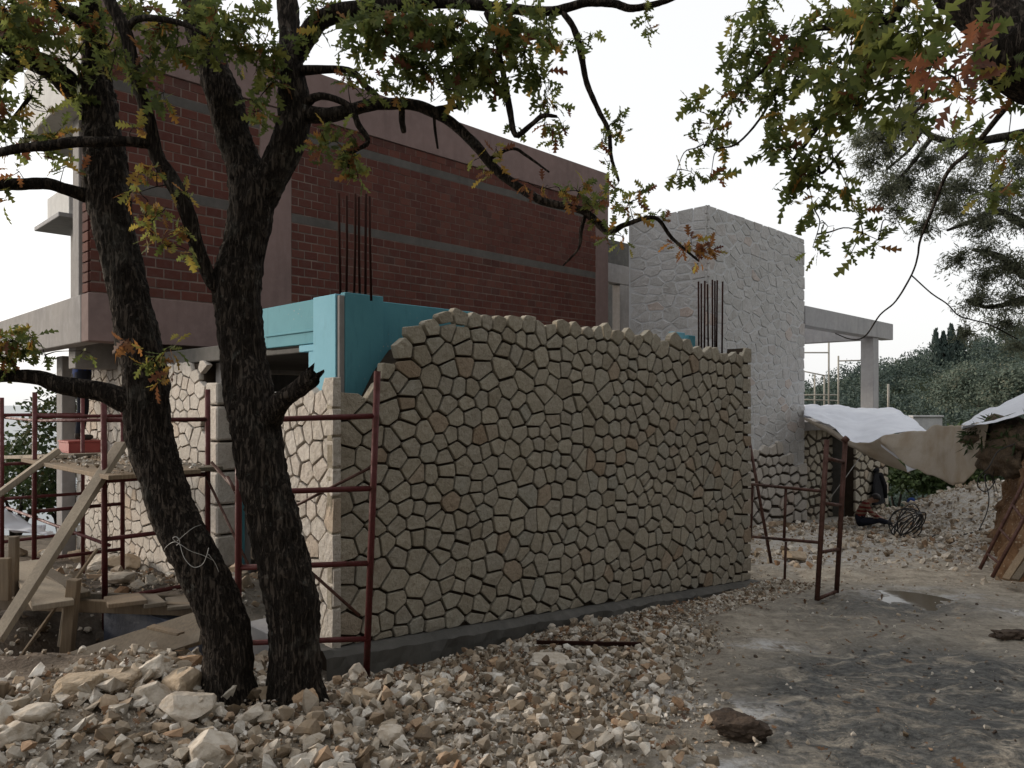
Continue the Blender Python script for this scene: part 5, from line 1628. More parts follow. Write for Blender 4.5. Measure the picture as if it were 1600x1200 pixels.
# ------------------------------------------------------------------ people
def person(name, label, org, joints, edges, zones, rz=0.0, hair=True, cap=None):
    """joints: name -> (x,y,z,r); edges: pairs; zones: (joint a, joint b) -> material index"""
    th = Thing(name, label, 'person', org)
    th.e.rotation_euler = (0, 0, rz)
    names = list(joints)
    # hands: five fingers from each wrist
    J = dict(joints); E = list(edges)
    for sd in ('l', 'r'):
        if 'hand_' + sd not in J: continue
        h = Vector(J['hand_' + sd][:3]); w = Vector(J['wrist_' + sd][:3])
        d = (h - w).normalized()
        sidev = d.cross(Vector((0, 0, 1)))
        sidev = sidev.normalized() if sidev.length > 0.1 else Vector((0, 1, 0))
        nrm = sidev.cross(d).normalized()
        for k, (off, ln) in enumerate(((-0.03, 0.062), (-0.010, 0.075), (0.010, 0.072), (0.029, 0.055))):
            a = h + sidev * off + d * 0.03
            b1 = a + d * ln * 0.55 - nrm * 0.008
            c1_ = b1 + d * ln * 0.40 - nrm * 0.022
            for nm, p_, r_ in (('a', a, 0.010), ('b', b1, 0.009), ('c', c1_, 0.007)):
                J['f%s%d%s' % (sd, k, nm)] = (p_.x, p_.y, p_.z, r_)
            E += [('hand_' + sd, 'f%s%da' % (sd, k)), ('f%s%da' % (sd, k), 'f%s%db' % (sd, k)), ('f%s%db' % (sd, k), 'f%s%dc' % (sd, k))]
        a = w.lerp(h, 0.55) - sidev * 0.035
        b1 = a + d * 0.035 - sidev * 0.022
        J['t%sa' % sd] = (a.x, a.y, a.z, 0.011); J['t%sb' % sd] = (b1.x, b1.y, b1.z, 0.009)
        E += [('hand_' + sd, 't%sa' % sd), ('t%sa' % sd, 't%sb' % sd)]
    names = list(J)
    me = bpy.data.meshes.new('body_cage')
    me.from_pydata([J[n][:3] for n in names], [(names.index(a), names.index(b)) for a, b in E], [])
    o = bpy.data.objects.new('body_cage', me)
    COL.objects.link(o)
    sk = o.modifiers.new('skin', 'SKIN')
    sk.use_smooth_shade = True
    for i, n in enumerate(names):
        sv = me.skin_vertices[0].data[i]
        r = J[n][3]
        sv.radius = (r, r) if len(J[n]) < 5 else (r, J[n][4])
        sv.use_root = (n == 'pelvis')
    sub = o.modifiers.new('sub', 'SUBSURF')
    sub.levels = 2
    sub.render_levels = 2
    dg = bpy.context.evaluated_depsgraph_get()
    bm_ = bpy.data.meshes.new_from_object(o.evaluated_get(dg))
    bm_.name = 'body'
    bpy.data.objects.remove(o)
    bm_.materials.clear()
    body = link('body', bm_, None, th.e)
    mats = zones['_mats']
    for m in mats: bm_.materials.append(M[m])
    segs = []
    for a, b in E:
        z = zones.get((a, b), None)
        if z is None:
            z = 0
        segs.append((np.array(J[a][:3]), np.array(J[b][:3]), z))
    n = len(bm_.polygons)
    C = np.zeros(n * 3); bm_.polygons.foreach_get('center', C); C = C.reshape(-1, 3)
    best = np.full(n, 1e9); mi = np.zeros(n, np.int32)
    for a, b, z in segs:
        ab = b - a
        t = np.clip(((C - a) @ ab) / max(ab @ ab, 1e-9), 0, 1)
        d = np.linalg.norm(C - (a + t[:, None] * ab), axis=1)
        m = d < best
        best[m] = d[m]; mi[m] = z
    bm_.polygons.foreach_set('material_index', mi)
    bm_.polygons.foreach_set('use_smooth', np.ones(n, bool))
    hd = Vector(J['head'][:3]); nk = Vector(J['neck'][:3]); fc = Vector(J['nose'][:3])
    up = (hd - nk).normalized(); fw_ = (fc - hd); fw_ = (fw_ - up * fw_.dot(up)).normalized(); sd_ = fw_.cross(up)
    # hair or cap: a shell over the back and top of the skull
    V, Fc = [], []
    rings, seg = 7, 16
    for i in range(rings + 1):
        ph = math.pi * 0.62 * i / rings
        for k in range(seg):
            tt = 2 * math.pi * k / seg
            rr = 0.112 * math.sin(ph)
            dv = fw_ * math.cos(tt) + sd_ * math.sin(tt)
            drop = 1.0 if math.cos(tt) < 0.35 else 0.62
            V.append(hd + up * (0.118 * math.cos(ph * drop) + 0.012) + dv * (rr if drop == 1.0 else 0.112 * math.sin(ph * drop)) - fw_ * 0.012)
    for i in range(rings):
        for k in range(seg):
            k2 = (k + 1) % seg
            Fc.append([i * seg + k, i * seg + k2, (i + 1) * seg + k2, (i + 1) * seg + k])
    link('cap' if cap else 'hair', pymesh('hair', V, Fc, True), M[cap] if cap else M['hair'], body)
    # ears and eyes
    for s_ in (-1, 1):
        V, Fc = tubevf([hd + sd_ * s_ * 0.088 - up * 0.01, hd + sd_ * s_ * 0.102 - up * 0.01 - fw_ * 0.008], [0.026, 0.016], 8)
        link('ear', pymesh('ear', V, Fc, True), M['skin'], body)
        V, Fc = tubevf([hd + fw_ * 0.085 + sd_ * s_ * 0.033 + up * 0.005, hd + fw_ * 0.094 + sd_ * s_ * 0.033 + up * 0.005], [0.012, 0.008], 8)
        link('eye', pymesh('eye', V, Fc, True), M['hair'], body)
    return th

# standing worker on the crate under the slab, facing the wall (towards +a)
w = bw(3.20, 11.70, 1.085)
st_j = {'pelvis': (0, 0, 0.88, 0.145, 0.115), 'waist': (0.01, 0, 1.02, 0.135, 0.11), 'chest': (0.03, 0, 1.25, 0.15, 0.11), 'neckb': (0.05, 0, 1.38, 0.07), 'neck': (0.08, 0, 1.43, 0.052), 'head': (0.12, 0, 1.53, 0.088), 'crown': (0.115, 0, 1.60, 0.07), 'nose': (0.205, 0, 1.505, 0.018)}
st_e = [('pelvis', 'waist'), ('waist', 'chest'), ('chest', 'neckb'), ('neckb', 'neck'), ('neck', 'head'), ('head', 'crown'), ('head', 'nose')]
zz = {('pelvis', 'waist'): 1, ('waist', 'chest'): 1, ('chest', 'neckb'): 1, ('neckb', 'neck'): 0, ('neck', 'head'): 0, ('head', 'crown'): 0, ('head', 'nose'): 0, '_mats': ['skin', 'blue_shirt', 'dark_trousers', 'shoe']}
for sd, y, ft in (('l', 0.09, 0.02), ('r', -0.09, -0.06)):
    st_j.update({'hip_' + sd: (0, y, 0.84, 0.105), 'knee_' + sd: (0.05 + ft, y * 1.05, 0.47, 0.068), 'ankle_' + sd: (0.0 + ft, y * 1.1, 0.09, 0.048), 'heel_' + sd: (-0.03 + ft, y * 1.1, 0.045, 0.042), 'toe_' + sd: (0.17 + ft, y * 1.25, 0.035, 0.035),
                 'sh_' + sd: (0.03, y * 1.95, 1.33, 0.072), 'elbow_' + sd: (0.16, y * 2.6, 1.12, 0.048), 'wrist_' + sd: (0.24, y * 1.8, 1.33, 0.032), 'hand_' + sd: (0.26, y * 1.6, 1.41, 0.034, 0.02)})
    st_e += [('pelvis', 'hip_' + sd), ('hip_' + sd, 'knee_' + sd), ('knee_' + sd, 'ankle_' + sd), ('ankle_' + sd, 'heel_' + sd), ('heel_' + sd, 'toe_' + sd), ('chest', 'sh_' + sd), ('sh_' + sd, 'elbow_' + sd), ('elbow_' + sd, 'wrist_' + sd), ('wrist_' + sd, 'hand_' + sd)]
    zz.update({('pelvis', 'hip_' + sd): 2, ('hip_' + sd, 'knee_' + sd): 2, ('knee_' + sd, 'ankle_' + sd): 2, ('ankle_' + sd, 'heel_' + sd): 3, ('heel_' + sd, 'toe_' + sd): 3, ('chest', 'sh_' + sd): 1, ('sh_' + sd, 'elbow_' + sd): 1, ('elbow_' + sd, 'wrist_' + sd): 0})
person('person', 'worker in blue top and dark trousers standing on the red crate', w, st_j, st_e, zz, rz=R(45))

# man sitting on the ground with legs out, bent forward, facing right
sp = at(1340, 829, 17.2)
sp.z = g1(sp.x, sp.y) + 0.02
sj = {'pelvis': (0, 0, 0.13, 0.15, 0.13), 'waist': (0.03, 0, 0.27, 0.135, 0.12), 'chest': (0.13, 0, 0.46, 0.15, 0.13), 'neckb': (0.22, 0, 0.57, 0.075), 'neck': (0.27, 0, 0.60, 0.052), 'head': (0.36, 0, 0.645, 0.088), 'crown': (0.39, 0, 0.70, 0.07), 'nose': (0.435, 0, 0.585, 0.018)}
se = list(st_e[:7])
sz_ = {('pelvis', 'waist'): 2, ('waist', 'chest'): 1, ('chest', 'neckb'): 1, ('neckb', 'neck'): 0, ('neck', 'head'): 0, ('head', 'crown'): 0, ('head', 'nose'): 0, '_mats': ['skin', 'stripes', 'dark_trousers', 'shoe']}
for sd, y, kx, kz, ax_ in (('l', 0.10, 0.42, 0.14, 0.86), ('r', -0.10, 0.44, 0.20, 0.80)):
    yo = y * 1.8
    sj.update({'hip_' + sd: (0.04, y, 0.11, 0.105), 'knee_' + sd: (kx, yo, kz, 0.068), 'ankle_' + sd: (ax_, yo * 1.2, 0.06, 0.046), 'heel_' + sd: (ax_ + 0.03, yo * 1.2, 0.045, 0.042), 'toe_' + sd: (ax_ + 0.08, yo * 1.4, 0.20, 0.036),
               'sh_' + sd: (0.16, y * 1.9, 0.53, 0.072), 'elbow_' + sd: (0.27, y * 2.3, 0.33, 0.048), 'wrist_' + sd: (0.43, y * 1.2, 0.24, 0.032), 'hand_' + sd: (0.50, y * 0.8, 0.21, 0.034, 0.02)})
    se += [('pelvis', 'hip_' + sd), ('hip_' + sd, 'knee_' + sd), ('knee_' + sd, 'ankle_' + sd), ('ankle_' + sd, 'heel_' + sd), ('heel_' + sd, 'toe_' + sd), ('chest', 'sh_' + sd), ('sh_' + sd, 'elbow_' + sd), ('elbow_' + sd, 'wrist_' + sd), ('wrist_' + sd, 'hand_' + sd)]
    sz_.update({('pelvis', 'hip_' + sd): 2, ('hip_' + sd, 'knee_' + sd): 2, ('knee_' + sd, 'ankle_' + sd): 2, ('ankle_' + sd, 'heel_' + sd): 3, ('heel_' + sd, 'toe_' + sd): 3, ('chest', 'sh_' + sd): 1, ('sh_' + sd, 'elbow_' + sd): 1, ('elbow_' + sd, 'wrist_' + sd): 1})
person('person', 'man in striped sweater sitting on the ground, bent forward, by the stone pier', sp, sj, se, sz_, rz=R(-20))

# worker bending down beyond the rubble
bp = at(1458, 838, 21.5)
bp.z = g1(bp.x, bp.y)
bj = {'pelvis': (0, 0, 0.62, 0.145, 0.12), 'waist': (-0.10, 0, 0.70, 0.135, 0.12), 'chest': (-0.32, 0, 0.72, 0.15, 0.12), 'neckb': (-0.45, 0, 0.70, 0.072), 'neck': (-0.50, 0, 0.70, 0.052), 'head': (-0.60, 0, 0.715, 0.088), 'crown': (-0.66, 0, 0.755, 0.07), 'nose': (-0.64, 0, 0.63, 0.018)}
be = list(st_e[:7])
bz = dict(sz_); bz[('pelvis', 'waist')] = 1; bz['_mats'] = ['skin', 'grey_shirt', 'dark_trousers', 'shoe']
for sd, y in (('l', 0.10), ('r', -0.10)):
    bj.update({'hip_' + sd: (0.02, y, 0.58, 0.105), 'knee_' + sd: (-0.20, y * 1.4, 0.36, 0.068), 'ankle_' + sd: (0.02, y * 1.4, 0.09, 0.048), 'heel_' + sd: (0.04, y * 1.4, 0.045, 0.042), 'toe_' + sd: (-0.15, y * 1.6, 0.035, 0.035),
               'sh_' + sd: (-0.36, y * 1.9, 0.68, 0.072), 'elbow_' + sd: (-0.40, y * 2.2, 0.42, 0.048), 'wrist_' + sd: (-0.52, y * 1.5, 0.22, 0.032), 'hand_' + sd: (-0.55, y * 1.3, 0.15, 0.034, 0.02)})
    be += se[7 + (0 if sd == 'l' else 9):7 + (9 if sd == 'l' else 18)]
person('person', 'worker in pale blue shirt and blue cap stooping beyond the hose coil', bp, bj, be, bz, rz=0.0, cap='blue_shirt')

# black jacket on the wall
jk = bw(22.08, 7.77, 0)
jt = Thing('jacket', 'black jacket hanging on the stone pier above the sitting man', 'jacket', (22.08, 7.77, -1.2), bld=True)
V, Fc = [], []
rows_, cols = 12, 14
for i in range(rows_):
    t = i / (rows_ - 1)
    z = -0.30 - 0.90 * t - (0.03 * math.sin(t * 9))
    hw = 0.14 + 0.20 * min(1, t * 1.9) ** 0.8 + 0.12 * t
    dp = 0.05 + 0.07 * t
    for k in range(cols):
        a = 2 * math.pi * k / cols
        fold = 1 + 0.14 * math.sin(a * 5 + t * 2) * t
        V.append((22.10 + hw * math.cos(a) * fold + 0.05 * t, 7.745 - dp * (0.6 + math.sin(a) * 0.5) * fold, z))
for i in range(rows_ - 1):
    for k in range(cols):
        k2 = (k + 1) % cols
        Fc.append([i * cols + k, i * cols + k2, (i + 1) * cols + k2, (i + 1) * cols + k])
Fc.append(list(range(cols)))
jt.add('body', V, Fc, M['black_cloth'], True)
jt.tube('sleeve', [(22.30, 7.70, -0.40), (22.55, 7.66, -0.75), (22.62, 7.66, -1.08)], [0.09, 0.08, 0.06], M['black_cloth'], 10)
jt.tube('collar', [(21.98, 7.73, -0.30), (22.10, 7.70, -0.25), (22.22, 7.73, -0.30)], [0.05, 0.06, 0.05], M['black_cloth'], 8)

# ------------------------------------------------------------------ white sheets
def sheet(th, name, rows, mat, sub=12, rip=0.03, seed=3, thick=0.0015):
    """rows of control points (px,py,Y); a rippled cloth surface"""
    A = np.array([[tuple(at(*p)) for p in r] for r in rows])
    B = np.array([spline(r, sub) for r in A])                      # along
    Cc = np.stack([spline(B[:, j], sub) for j in range(B.shape[1])], 1)
    m, n_ = Cc.shape[:2]
    q = Cc.reshape(-1, 3)
    nz = fbm(q * 1.4, seed, 4) + 0.9 * (0.5 - np.abs(fbm(q * np.array([2.2, 0.9, 2.2]), seed + 5, 3)))
    q = q + np.stack([0.25 * nz, 0.4 * nz, nz], 1) * rip
    ids = np.arange(m * n_).reshape(m, n_)
    Fc = np.stack([ids[:-1, :-1].ravel(), ids[:-1, 1:].ravel(), ids[1:, 1:].ravel(), ids[1:, :-1].ravel()], 1)
    o = th.addf(name, q, Fc, mat, True)
    md = o.modifiers.new('thickness', 'SOLIDIFY')
    md.thickness = thick
    return o
ta1 = Thing('white_sheet', 'white plastic sheet sagging from the tower over the seated man', 'sheet', at(1330, 700, 15.5))
sheet(ta1, 'sheet', [[(1256, 632, 19), (1300, 637, 19), (1350, 640, 19), (1398, 640, 18.5), (1420, 652, 17.5), (1446, 672, 16)],
                     [(1256, 642, 17.5), (1300, 652, 17.2), (1345, 660, 17), (1390, 655, 16.5), (1418, 664, 16), (1446, 674, 15)],
                     [(1256, 652, 16.2), (1292, 668, 15.6), (1330, 688, 15), (1362, 690, 14.6), (1385, 682, 14.4), (1412, 677, 14.3)]], M['white_tarp'], rip=0.075)
sheet(ta1, 'hanging_flap', [[(1256, 653, 16.1), (1292, 668.5, 15.55), (1330, 689, 14.95), (1352, 692, 14.7), (1374, 687, 14.4)],
                            [(1256, 655, 16.1), (1295, 676, 15.5), (1335, 699, 14.9), (1375, 712, 14.6), (1408, 722, 14.3)],
                            [(1256, 657, 16.1), (1300, 682, 15.5), (1345, 706, 14.9), (1395, 730, 14.6), (1424, 740, 14.3)]], M['beige_tarp'], rip=0.03)  # underside of the white sheet, its shade put into the beige
sheet(ta1, 'torn_edge', [[(1376, 694, 14.3), (1395, 707, 14.25), (1410, 717, 14.2), (1437, 731, 14.1)],
                         [(1377, 698, 14.3), (1398, 714, 14.25), (1412, 722, 14.2), (1418, 738, 14.1)]], M['white_tarp'], rip=0.01)
ta2 = Thing('white_sheet', 'dusty sheet hanging to a point beside the earth bank, white fold on top', 'sheet', at(1495, 762, 11.5))
sheet(ta2, 'sheet', [[(1374, 686, 14.3), (1412, 677, 13.8), (1450, 671, 13.2), (1500, 665, 12), (1545, 660, 10.6)],
                     [(1376, 694, 14.2), (1420, 700, 13.6), (1460, 704, 12.9), (1500, 700, 11.9), (1540, 690, 10.8)],
                     [(1380, 699, 14.2), (1430, 727, 13.4), (1475, 750, 12.6), (1496, 762, 11.9), (1536, 728, 11.0)]], M['beige_tarp'], rip=0.07, seed=9)
sheet(ta2, 'top_fold', [[(1502, 666, 12.2), (1540, 641, 12.4), (1580, 625, 12.4), (1640, 600, 12.2), (1720, 590, 12.0)],
                        [(1503, 667, 11.5), (1545, 655, 11.4), (1590, 640, 11.2), (1640, 628, 11.0), (1720, 615, 10.8)],
                        [(1505, 668, 10.9), (1545, 662, 10.5), (1600, 646, 10.2), (1650, 640, 10.0), (1720, 635, 9.8)]], M['white_tarp'], rip=0.05, seed=12)
rp = Thing('rope', 'thin pale rope stretched down from the sheet to the ground', 'rope', at(1290, 785, 15))
rp.tube('rope', [at(1352, 703, 14.9), at(1322, 745, 15), at(1291, 786, 15.1)], 0.008, M['wire'], 6)

# ------------------------------------------------------------------ earth bank on the right
bs, bt = 70, 34
V = []
for i in range(bs):
    y = 4.5 + 9.5 * i / (bs - 1)
    edge = max(6.15, 0.632 * y) + 0.10 * math.sin(y * 1.3) + 0.06 * math.sin(y * 2.9)
    gz = g1(edge, y) - 0.15
    topz_ = 1.02 - 0.6 * float(sstep(11.0, 14.0, y)) + 0.1 * math.sin(y * 2.2)
    for k in range(bt):
        t = k / (bt - 1)
        if t < 0.7:
            s_ = t / 0.7
            x = edge + 0.50 * s_ ** 1.1
            z = gz + (topz_ - gz) * s_
        else:
            s_ = (t - 0.7) / 0.3
            x = edge + 0.50 + 2.6 * s_
            z = topz_ + 0.75 * s_
        V.append((x, y, z))
V = np.array(V)
nz = fbm(V * 1.6, 51, 5)
nz2 = fbm(V * 7, 52, 3)
V[:, 0] += -0.13 * nz - 0.05 * nz2 + 0.05
V[:, 2] += 0.05 * nz
ids = np.arange(bs * bt).reshape(bs, bt)
Fc = np.stack([ids[:-1, :-1].ravel(), ids[1:, :-1].ravel(), ids[1:, 1:].ravel(), ids[:-1, 1:].ravel()], 1)
tag(link('earth_bank', fastmesh('earth_bank', V, Fc, True), M['bank']), 'cut bank of brown stony earth along the right of the track', kind='structure')
# overhanging turf with roots at the top of the bank
tf = Thing('root_clump', 'dark overhanging turf with hanging roots on top of the earth bank', 'turf', at(1560, 720, 10.6))
bm = bmesh.new()
bmesh.ops.create_icosphere(bm, subdivisions=4, radius=1.0)
vv = np.array([tuple(v.co) for v in bm.verts]); bm.faces.ensure_lookup_table()
ff = np.array([[v.index for v in f.verts] for f in bm.faces]); bm.free()
c = np.array(at(1600, 690, 10.7))
k = 1 + 0.35 * fbm(vv * 2.2, 61, 4)
V = c + vv * k[:, None] * np.array([0.42, 1.1, 0.34])
tf.addf('turf', V, ff, M['root_soil'], True)
c2 = np.array(at(1568, 712, 10.6))
V = c2 + vv * k[:, None] * np.array([0.16, 0.5, 0.30])
tf.addf('turf', V, ff, M['root_soil'], True)
for i in range(46):
    p = Vector(c + np.array([rng.uniform(-0.38, 0.2), rng.uniform(-1.0, 0.5), rng.uniform(-0.2, 0.1)]))
    L = rng.uniform(0.15, 0.75)
    mid = p + Vector((rng.uniform(-0.12, 0.05), rng.uniform(-0.1, 0.1), -L * 0.45))
    e = mid + Vector((rng.uniform(-0.12, 0.12), rng.uniform(-0.1, 0.1), -L * 0.5))
    tf.tube('root', [p, mid, e], [0.012, 0.008, 0.003], M['bark'], 5)
P = c + unit(900) * np.array([0.5, 1.15, 0.36]) * rng.uniform(0.75, 1.1, (900, 1))
P = P[P[:, 2] > c[2] - 0.15]
V, Fc = place(DLV * np.array([0.4, 1, 1]), DLF, P, unit(len(P)) + np.array([-0.3, 0, -0.2]), unit(len(P)), rng.uniform(0.08, 0.2, len(P)), 0.4)
tf.addf('grass_tuft', V, Fc, M['shrub_leaf'], False, {'tint': np.repeat(rng.uniform(0, 0.6, len(P)), 4)})['kind'] = 'stuff'
cb = Thing('loose_cable', 'thin black cable looped over the edge of the earth bank', 'cable', at(1545, 770, 10.4))
S = spline([tuple(at(*q)) for q in ((1590, 692, 10.2), (1560, 705, 10.3), (1545, 730, 10.3), (1530, 745, 10.4), (1528, 760, 10.4), (1540, 768, 10.4), (1553, 755, 10.4), (1548, 742, 10.4), (1538, 745, 10.4), (1545, 775, 10.3), (1542, 800, 10.3), (1530, 828, 10.2))], 8)
cb.tube('cable', [Vector(v) for v in S], 0.008, M['black_hose'], 6)
ld = Thing('scaffold', 'rusty scaffold frame leaning against the earth bank', 'scaffold', at(1532, 888, 9.2))
pa, pb, pc, pd = at(1531, 889, 9.3), at(1606, 742, 9.35), at(1550, 902, 8.9), at(1622, 770, 8.95)
for a, b in ((pa, pb), (pc, pd)):
    pipe(ld, 'pole', a, b, 0.022, M['rust_pipe'])
for t in (0.16, 0.42, 0.68, 0.94):
    pipe(ld, 'rung', pa.lerp(pb, t), pc.lerp(pd, t), 0.016, M['rust_pipe'])
timber('leaning_plank', 'weathered plank leaning on the earth bank beside the frame', at(1572, 905, 8.7), at(1618, 835, 8.9), 0.09, 0.03, M['wood'], 'plank')
timber('leaning_plank', 'narrow plank against the earth bank at the right edge', at(1586, 906, 8.5), at(1612, 870, 8.7), 0.08, 0.03, M['dark_wood'], 'plank')

# ------------------------------------------------------------------ hose coil
hc = Thing('hose_coil', 'loose coil of black hose standing on the rubble', 'hose', at(1418, 850, 14.6))
cc = at(1418, 820, 14.6)
cc.z = max(cc.z, g1(cc.x, cc.y) + 0.33)
for i in range(9):
    n1 = Vector((random.uniform(-0.8, 0.8), 1.0, random.uniform(-0.3, 1.1))).normalized()
    u1 = n1.orthogonal().normalized(); v1 = n1.cross(u1)
    ra, rb = random.uniform(0.22, 0.36), random.uniform(0.15, 0.30)
    off = Vector((random.uniform(-0.12, 0.12), random.uniform(-0.12, 0.12), 0))
    ph = random.uniform(0, 6.28)
    pts = [cc + off + u1 * ra * math.cos(t + ph) * (1 + 0.08 * math.sin(3 * t + i)) + v1 * rb * math.sin(t + ph) for t in np.linspace(0, 2 * math.pi * 1.04, 38)]
    lo = min(p_.z for p_ in pts)
    gz_ = cc.z - 0.30
    pts = [p_ + Vector((0, 0, gz_ - lo)) for p_ in pts]
    hc.tube('loop', pts, 0.0115, M['black_hose'], 6)
S = spline([tuple(at(*q)) for q in ((1400, 850, 14.5), (1430, 851, 14.5), (1448, 846, 14.6), (1462, 836, 14.7), (1490, 838, 14.6), (1520, 832, 14.3))], 8)
hc.tube('tail', [Vector(v) for v in S], 0.0125, M['black_hose'], 6)

# ------------------------------------------------------------------ rocks and rubble
def big_rock(label, px, py, wpx, hpx, mat, seed, blocky=0.4, flat=0.75, rz=None, name='rock', cat='rock', dz=0.0, tilt=0.0):
    """rock whose centre shows at px,py"""
    g = hit(px, py + hpx * 0.42)
    Y = g.y
    c = at(px, py, Y + 0.02) + Vector((0, 0, dz))
    sx, sz = wpx * Y / F / 2, hpx * Y / F / 2
    rs = random.Random(seed)
    bm = bmesh.new()
    bmesh.ops.create_icosphere(bm, subdivisions=4, radius=1.0)
    pl = [(Vector((rs.gauss(0, 1), rs.gauss(0, 1), rs.gauss(0, 1))).normalized(), rs.uniform(0.50, 0.85)) for _ in range(11)]
    V = []
    for v in bm.verts:
        d = v.co.normalized()
        m = max(abs(d.x), abs(d.y), abs(d.z))
        q = d.lerp(d / m, blocky)
        for n_, h in (pl[:3] if blocky > 0.7 else pl):
            e = q.dot(n_) - h * (1 + blocky * (0.75 if blocky > 0.7 else 0.35))
            if e > 0: q = q - n_ * e
        V.append(q)
    V = np.array([tuple(v) for v in V])
    V = V / np.abs(V).max(0)
    V = V * (1 + (0.24 if name == 'mud_clod' else 0.07) * fbm(V * (2.6 if name == 'mud_clod' else 1.8) + seed, seed, 4)[:, None])
    ff = [[v.index for v in f.verts] for f in bm.faces]
    bm.free()
    depth = (sx + sz) * 0.55
    a = tilt
    X = V[:, 0] * sx; Z = V[:, 2] * sz; Yy = V[:, 1] * depth
    Xr = X * math.cos(a) - Z * math.sin(a); Zr = X * math.sin(a) + Z * math.cos(a)
    o = link(name, pymesh(name, np.stack([Xr, Yy, Zr], 1), ff, False), mat)
    o.location = c
    tag(o, label, cat, 'large rocks in the rubble', 'thing')
    return o
BR = [('flat brownish block at the left end of the rock row', 123, 1074, 62, 34, 'rock_tan', 0.85, 0.04),
      ('long tan block lying second from the left in the rock row', 178, 1063, 76, 27, 'rock_tan', 0.85, 0.02),
      ('pale squared block tilted up in the rock row', 232, 1051, 60, 30, 'rock_pale', 0.9, 0.55),
      ('rusty orange rock on top of the heap beside the left trunk', 294, 1033, 42, 28, 'rock_orange', 0.3, 0.0),
      ('brown knobbly rock against the left oak trunk', 287, 1068, 68, 52, 'rock_tan', 0.3, 0.0),
      ('rounded grey white rock below the tilted block', 238, 1086, 54, 44, 'rock_pale', 0.3, 0.0),
      ('large pale angular rock in front of the left trunk', 293, 1108, 82, 56, 'rock_pale', 0.5, 0.2),
      ('largest rounded rock, at the bottom of the rubble', 326, 1169, 84, 64, 'rock_pale', 0.3, 0.0),
      ('orange brown rock at the foot of the forked oak', 476, 1094, 44, 42, 'rock_orange', 0.3, 0.0),
      ('low white rock near the left picture edge', 52, 1122, 66, 40, 'rock_pale', 0.3, 0.0),
      ('rock cut by the left picture edge', 18, 1148, 70, 46, 'rock_pale', 0.4, 0.0),
      ('small pale rock wedged between the two trunks', 405, 1066, 24, 20, 'rock_pale', 0.3, 0.0),
      ('flat tan rock right of the sole board', 680, 1077, 46, 27, 'rock_tan', 0.5, 0.25),
      ('long flat grey stone before the wall below the iron bar', 862, 1032, 66, 16, 'rock_pale', 0.6, 0.0),
      ('stick shaped brown stone in front of the sole board', 572, 1088, 46, 20, 'rock_tan', 0.6, -0.3),
      ('white stone leaning behind the scaffold foot', 559, 1054, 22, 32, 'rock_pale', 0.5, 0.5),
      ('pale stone beside the rutted track edge', 610, 1150, 40, 28, 'rock_pale', 0.4, 0.0),
      ('pinkish stone in the middle of the rubble', 775, 1038, 30, 22, 'rock_orange', 0.4, 0.0),
      ('tan boulder at the foot of the tower', 1240, 868, 40, 18, 'rock_tan', 0.3, 0.0)]
for i, (lab, px, py, wp, hp, mt, bl, tl) in enumerate(BR):
    big_rock(lab, px, py, wp, hp, M[mt], 100 + i, bl, tilt=tl)
big_rock('dark brown lump of dried mud on the track', 1157, 1136, 92, 44, M['clod'], 201, 0.1, name='mud_clod', cat='clod')
big_rock('dark clod of mud at the right picture edge', 1578, 992, 50, 24, M['clod'], 202, 0.1, name='mud_clod', cat='clod')
for i, (px, py, wp, hp, lab) in enumerate([(195, 880, 60, 26, 'tan rock behind the leaning timber'), (160, 878, 40, 24, 'grey rock beside the thin stick'), (265, 878, 46, 24, 'rounded tan rock at the foot of the side wall'), (225, 872, 34, 22, 'small grey rock by the side wall'), (128, 868, 40, 22, 'brownish rock left of the scaffold post'), (185, 905, 50, 20, 'low brown rock behind the shuttering rail')]):
    g = hit(px, py + hp * 0.4)
    big_rock(lab, px, py, wp, hp, M['rock_tan'] if i % 2 == 0 else M['rock_pale'], 300 + i, 0.4)

def scatter(n, xr, yr, dens, smin, smax, power=2.2, lift=0.5, layers=0.0):
    x = rng.uniform(*xr, n); y = rng.uniform(*yr, n)
    keep = rng.uniform(size=n) < dens(x, y)
    x, y = x[keep], y[keep]
    S = smin + (smax - smin) * rng.uniform(size=len(x)) ** power
    z = G(x, y) + S * lift * rng.uniform(-0.55, 1.0, len(x)) + layers * rng.uniform(0, 1, len(x)) ** 2
    return np.stack([x, y, z], 1), S
def track_edge(x, y):
    return x - (0.42 + (y - 3.3) * 0.34) + 0.30 * fbm(xyz(x, y, 0, 1.3), 71, 3)
def dens_near(x, y):
    d = 1 - sstep(-0.45, 0.55, track_edge(x, y))
    d = d * (1 - 0.93 * (1 - sstep(-2.75, -2.05, x - 0.5 * (y - 4.2) * (y > 4.2))) * sstep(3.55, 4.2, y + 0.25 * fbm(xyz(x, y, 0, 1.5), 73, 2)))
    d = d * (0.8 + 0.2 * sstep(-0.5, 0.3, fbm(xyz(x, y, 0, 2.0), 74, 3)))
    u_ = (x + y) * C45; v_ = (y - x) * C45
    d = d * ~((v_ > WB - 0.22) & (u_ > A0 - 0.15))
    return np.clip(d, 0, 1)
Ps, Ss = [], []
for (n, xr, yr, df, s0, s1, pw, lf_, ly) in [
        (25000, (-3.4, 2.6), (2.4, 6.6), dens_near, 0.008, 0.060, 3.2, 0.7, 0.04),
        (46000, (-3.4, 3.4), (2.4, 9.0), dens_near, 0.004, 0.018, 1.6, 0.8, 0.03),
        (420, (-2.8, -0.4), (2.5, 4.2), dens_near, 0.035, 0.085, 2.0, 0.7, 0.04)]:
    P, S = scatter(n, xr, yr, df, s0, s1, pw, lf_, ly)
    Ps.append(P); Ss.append(S)
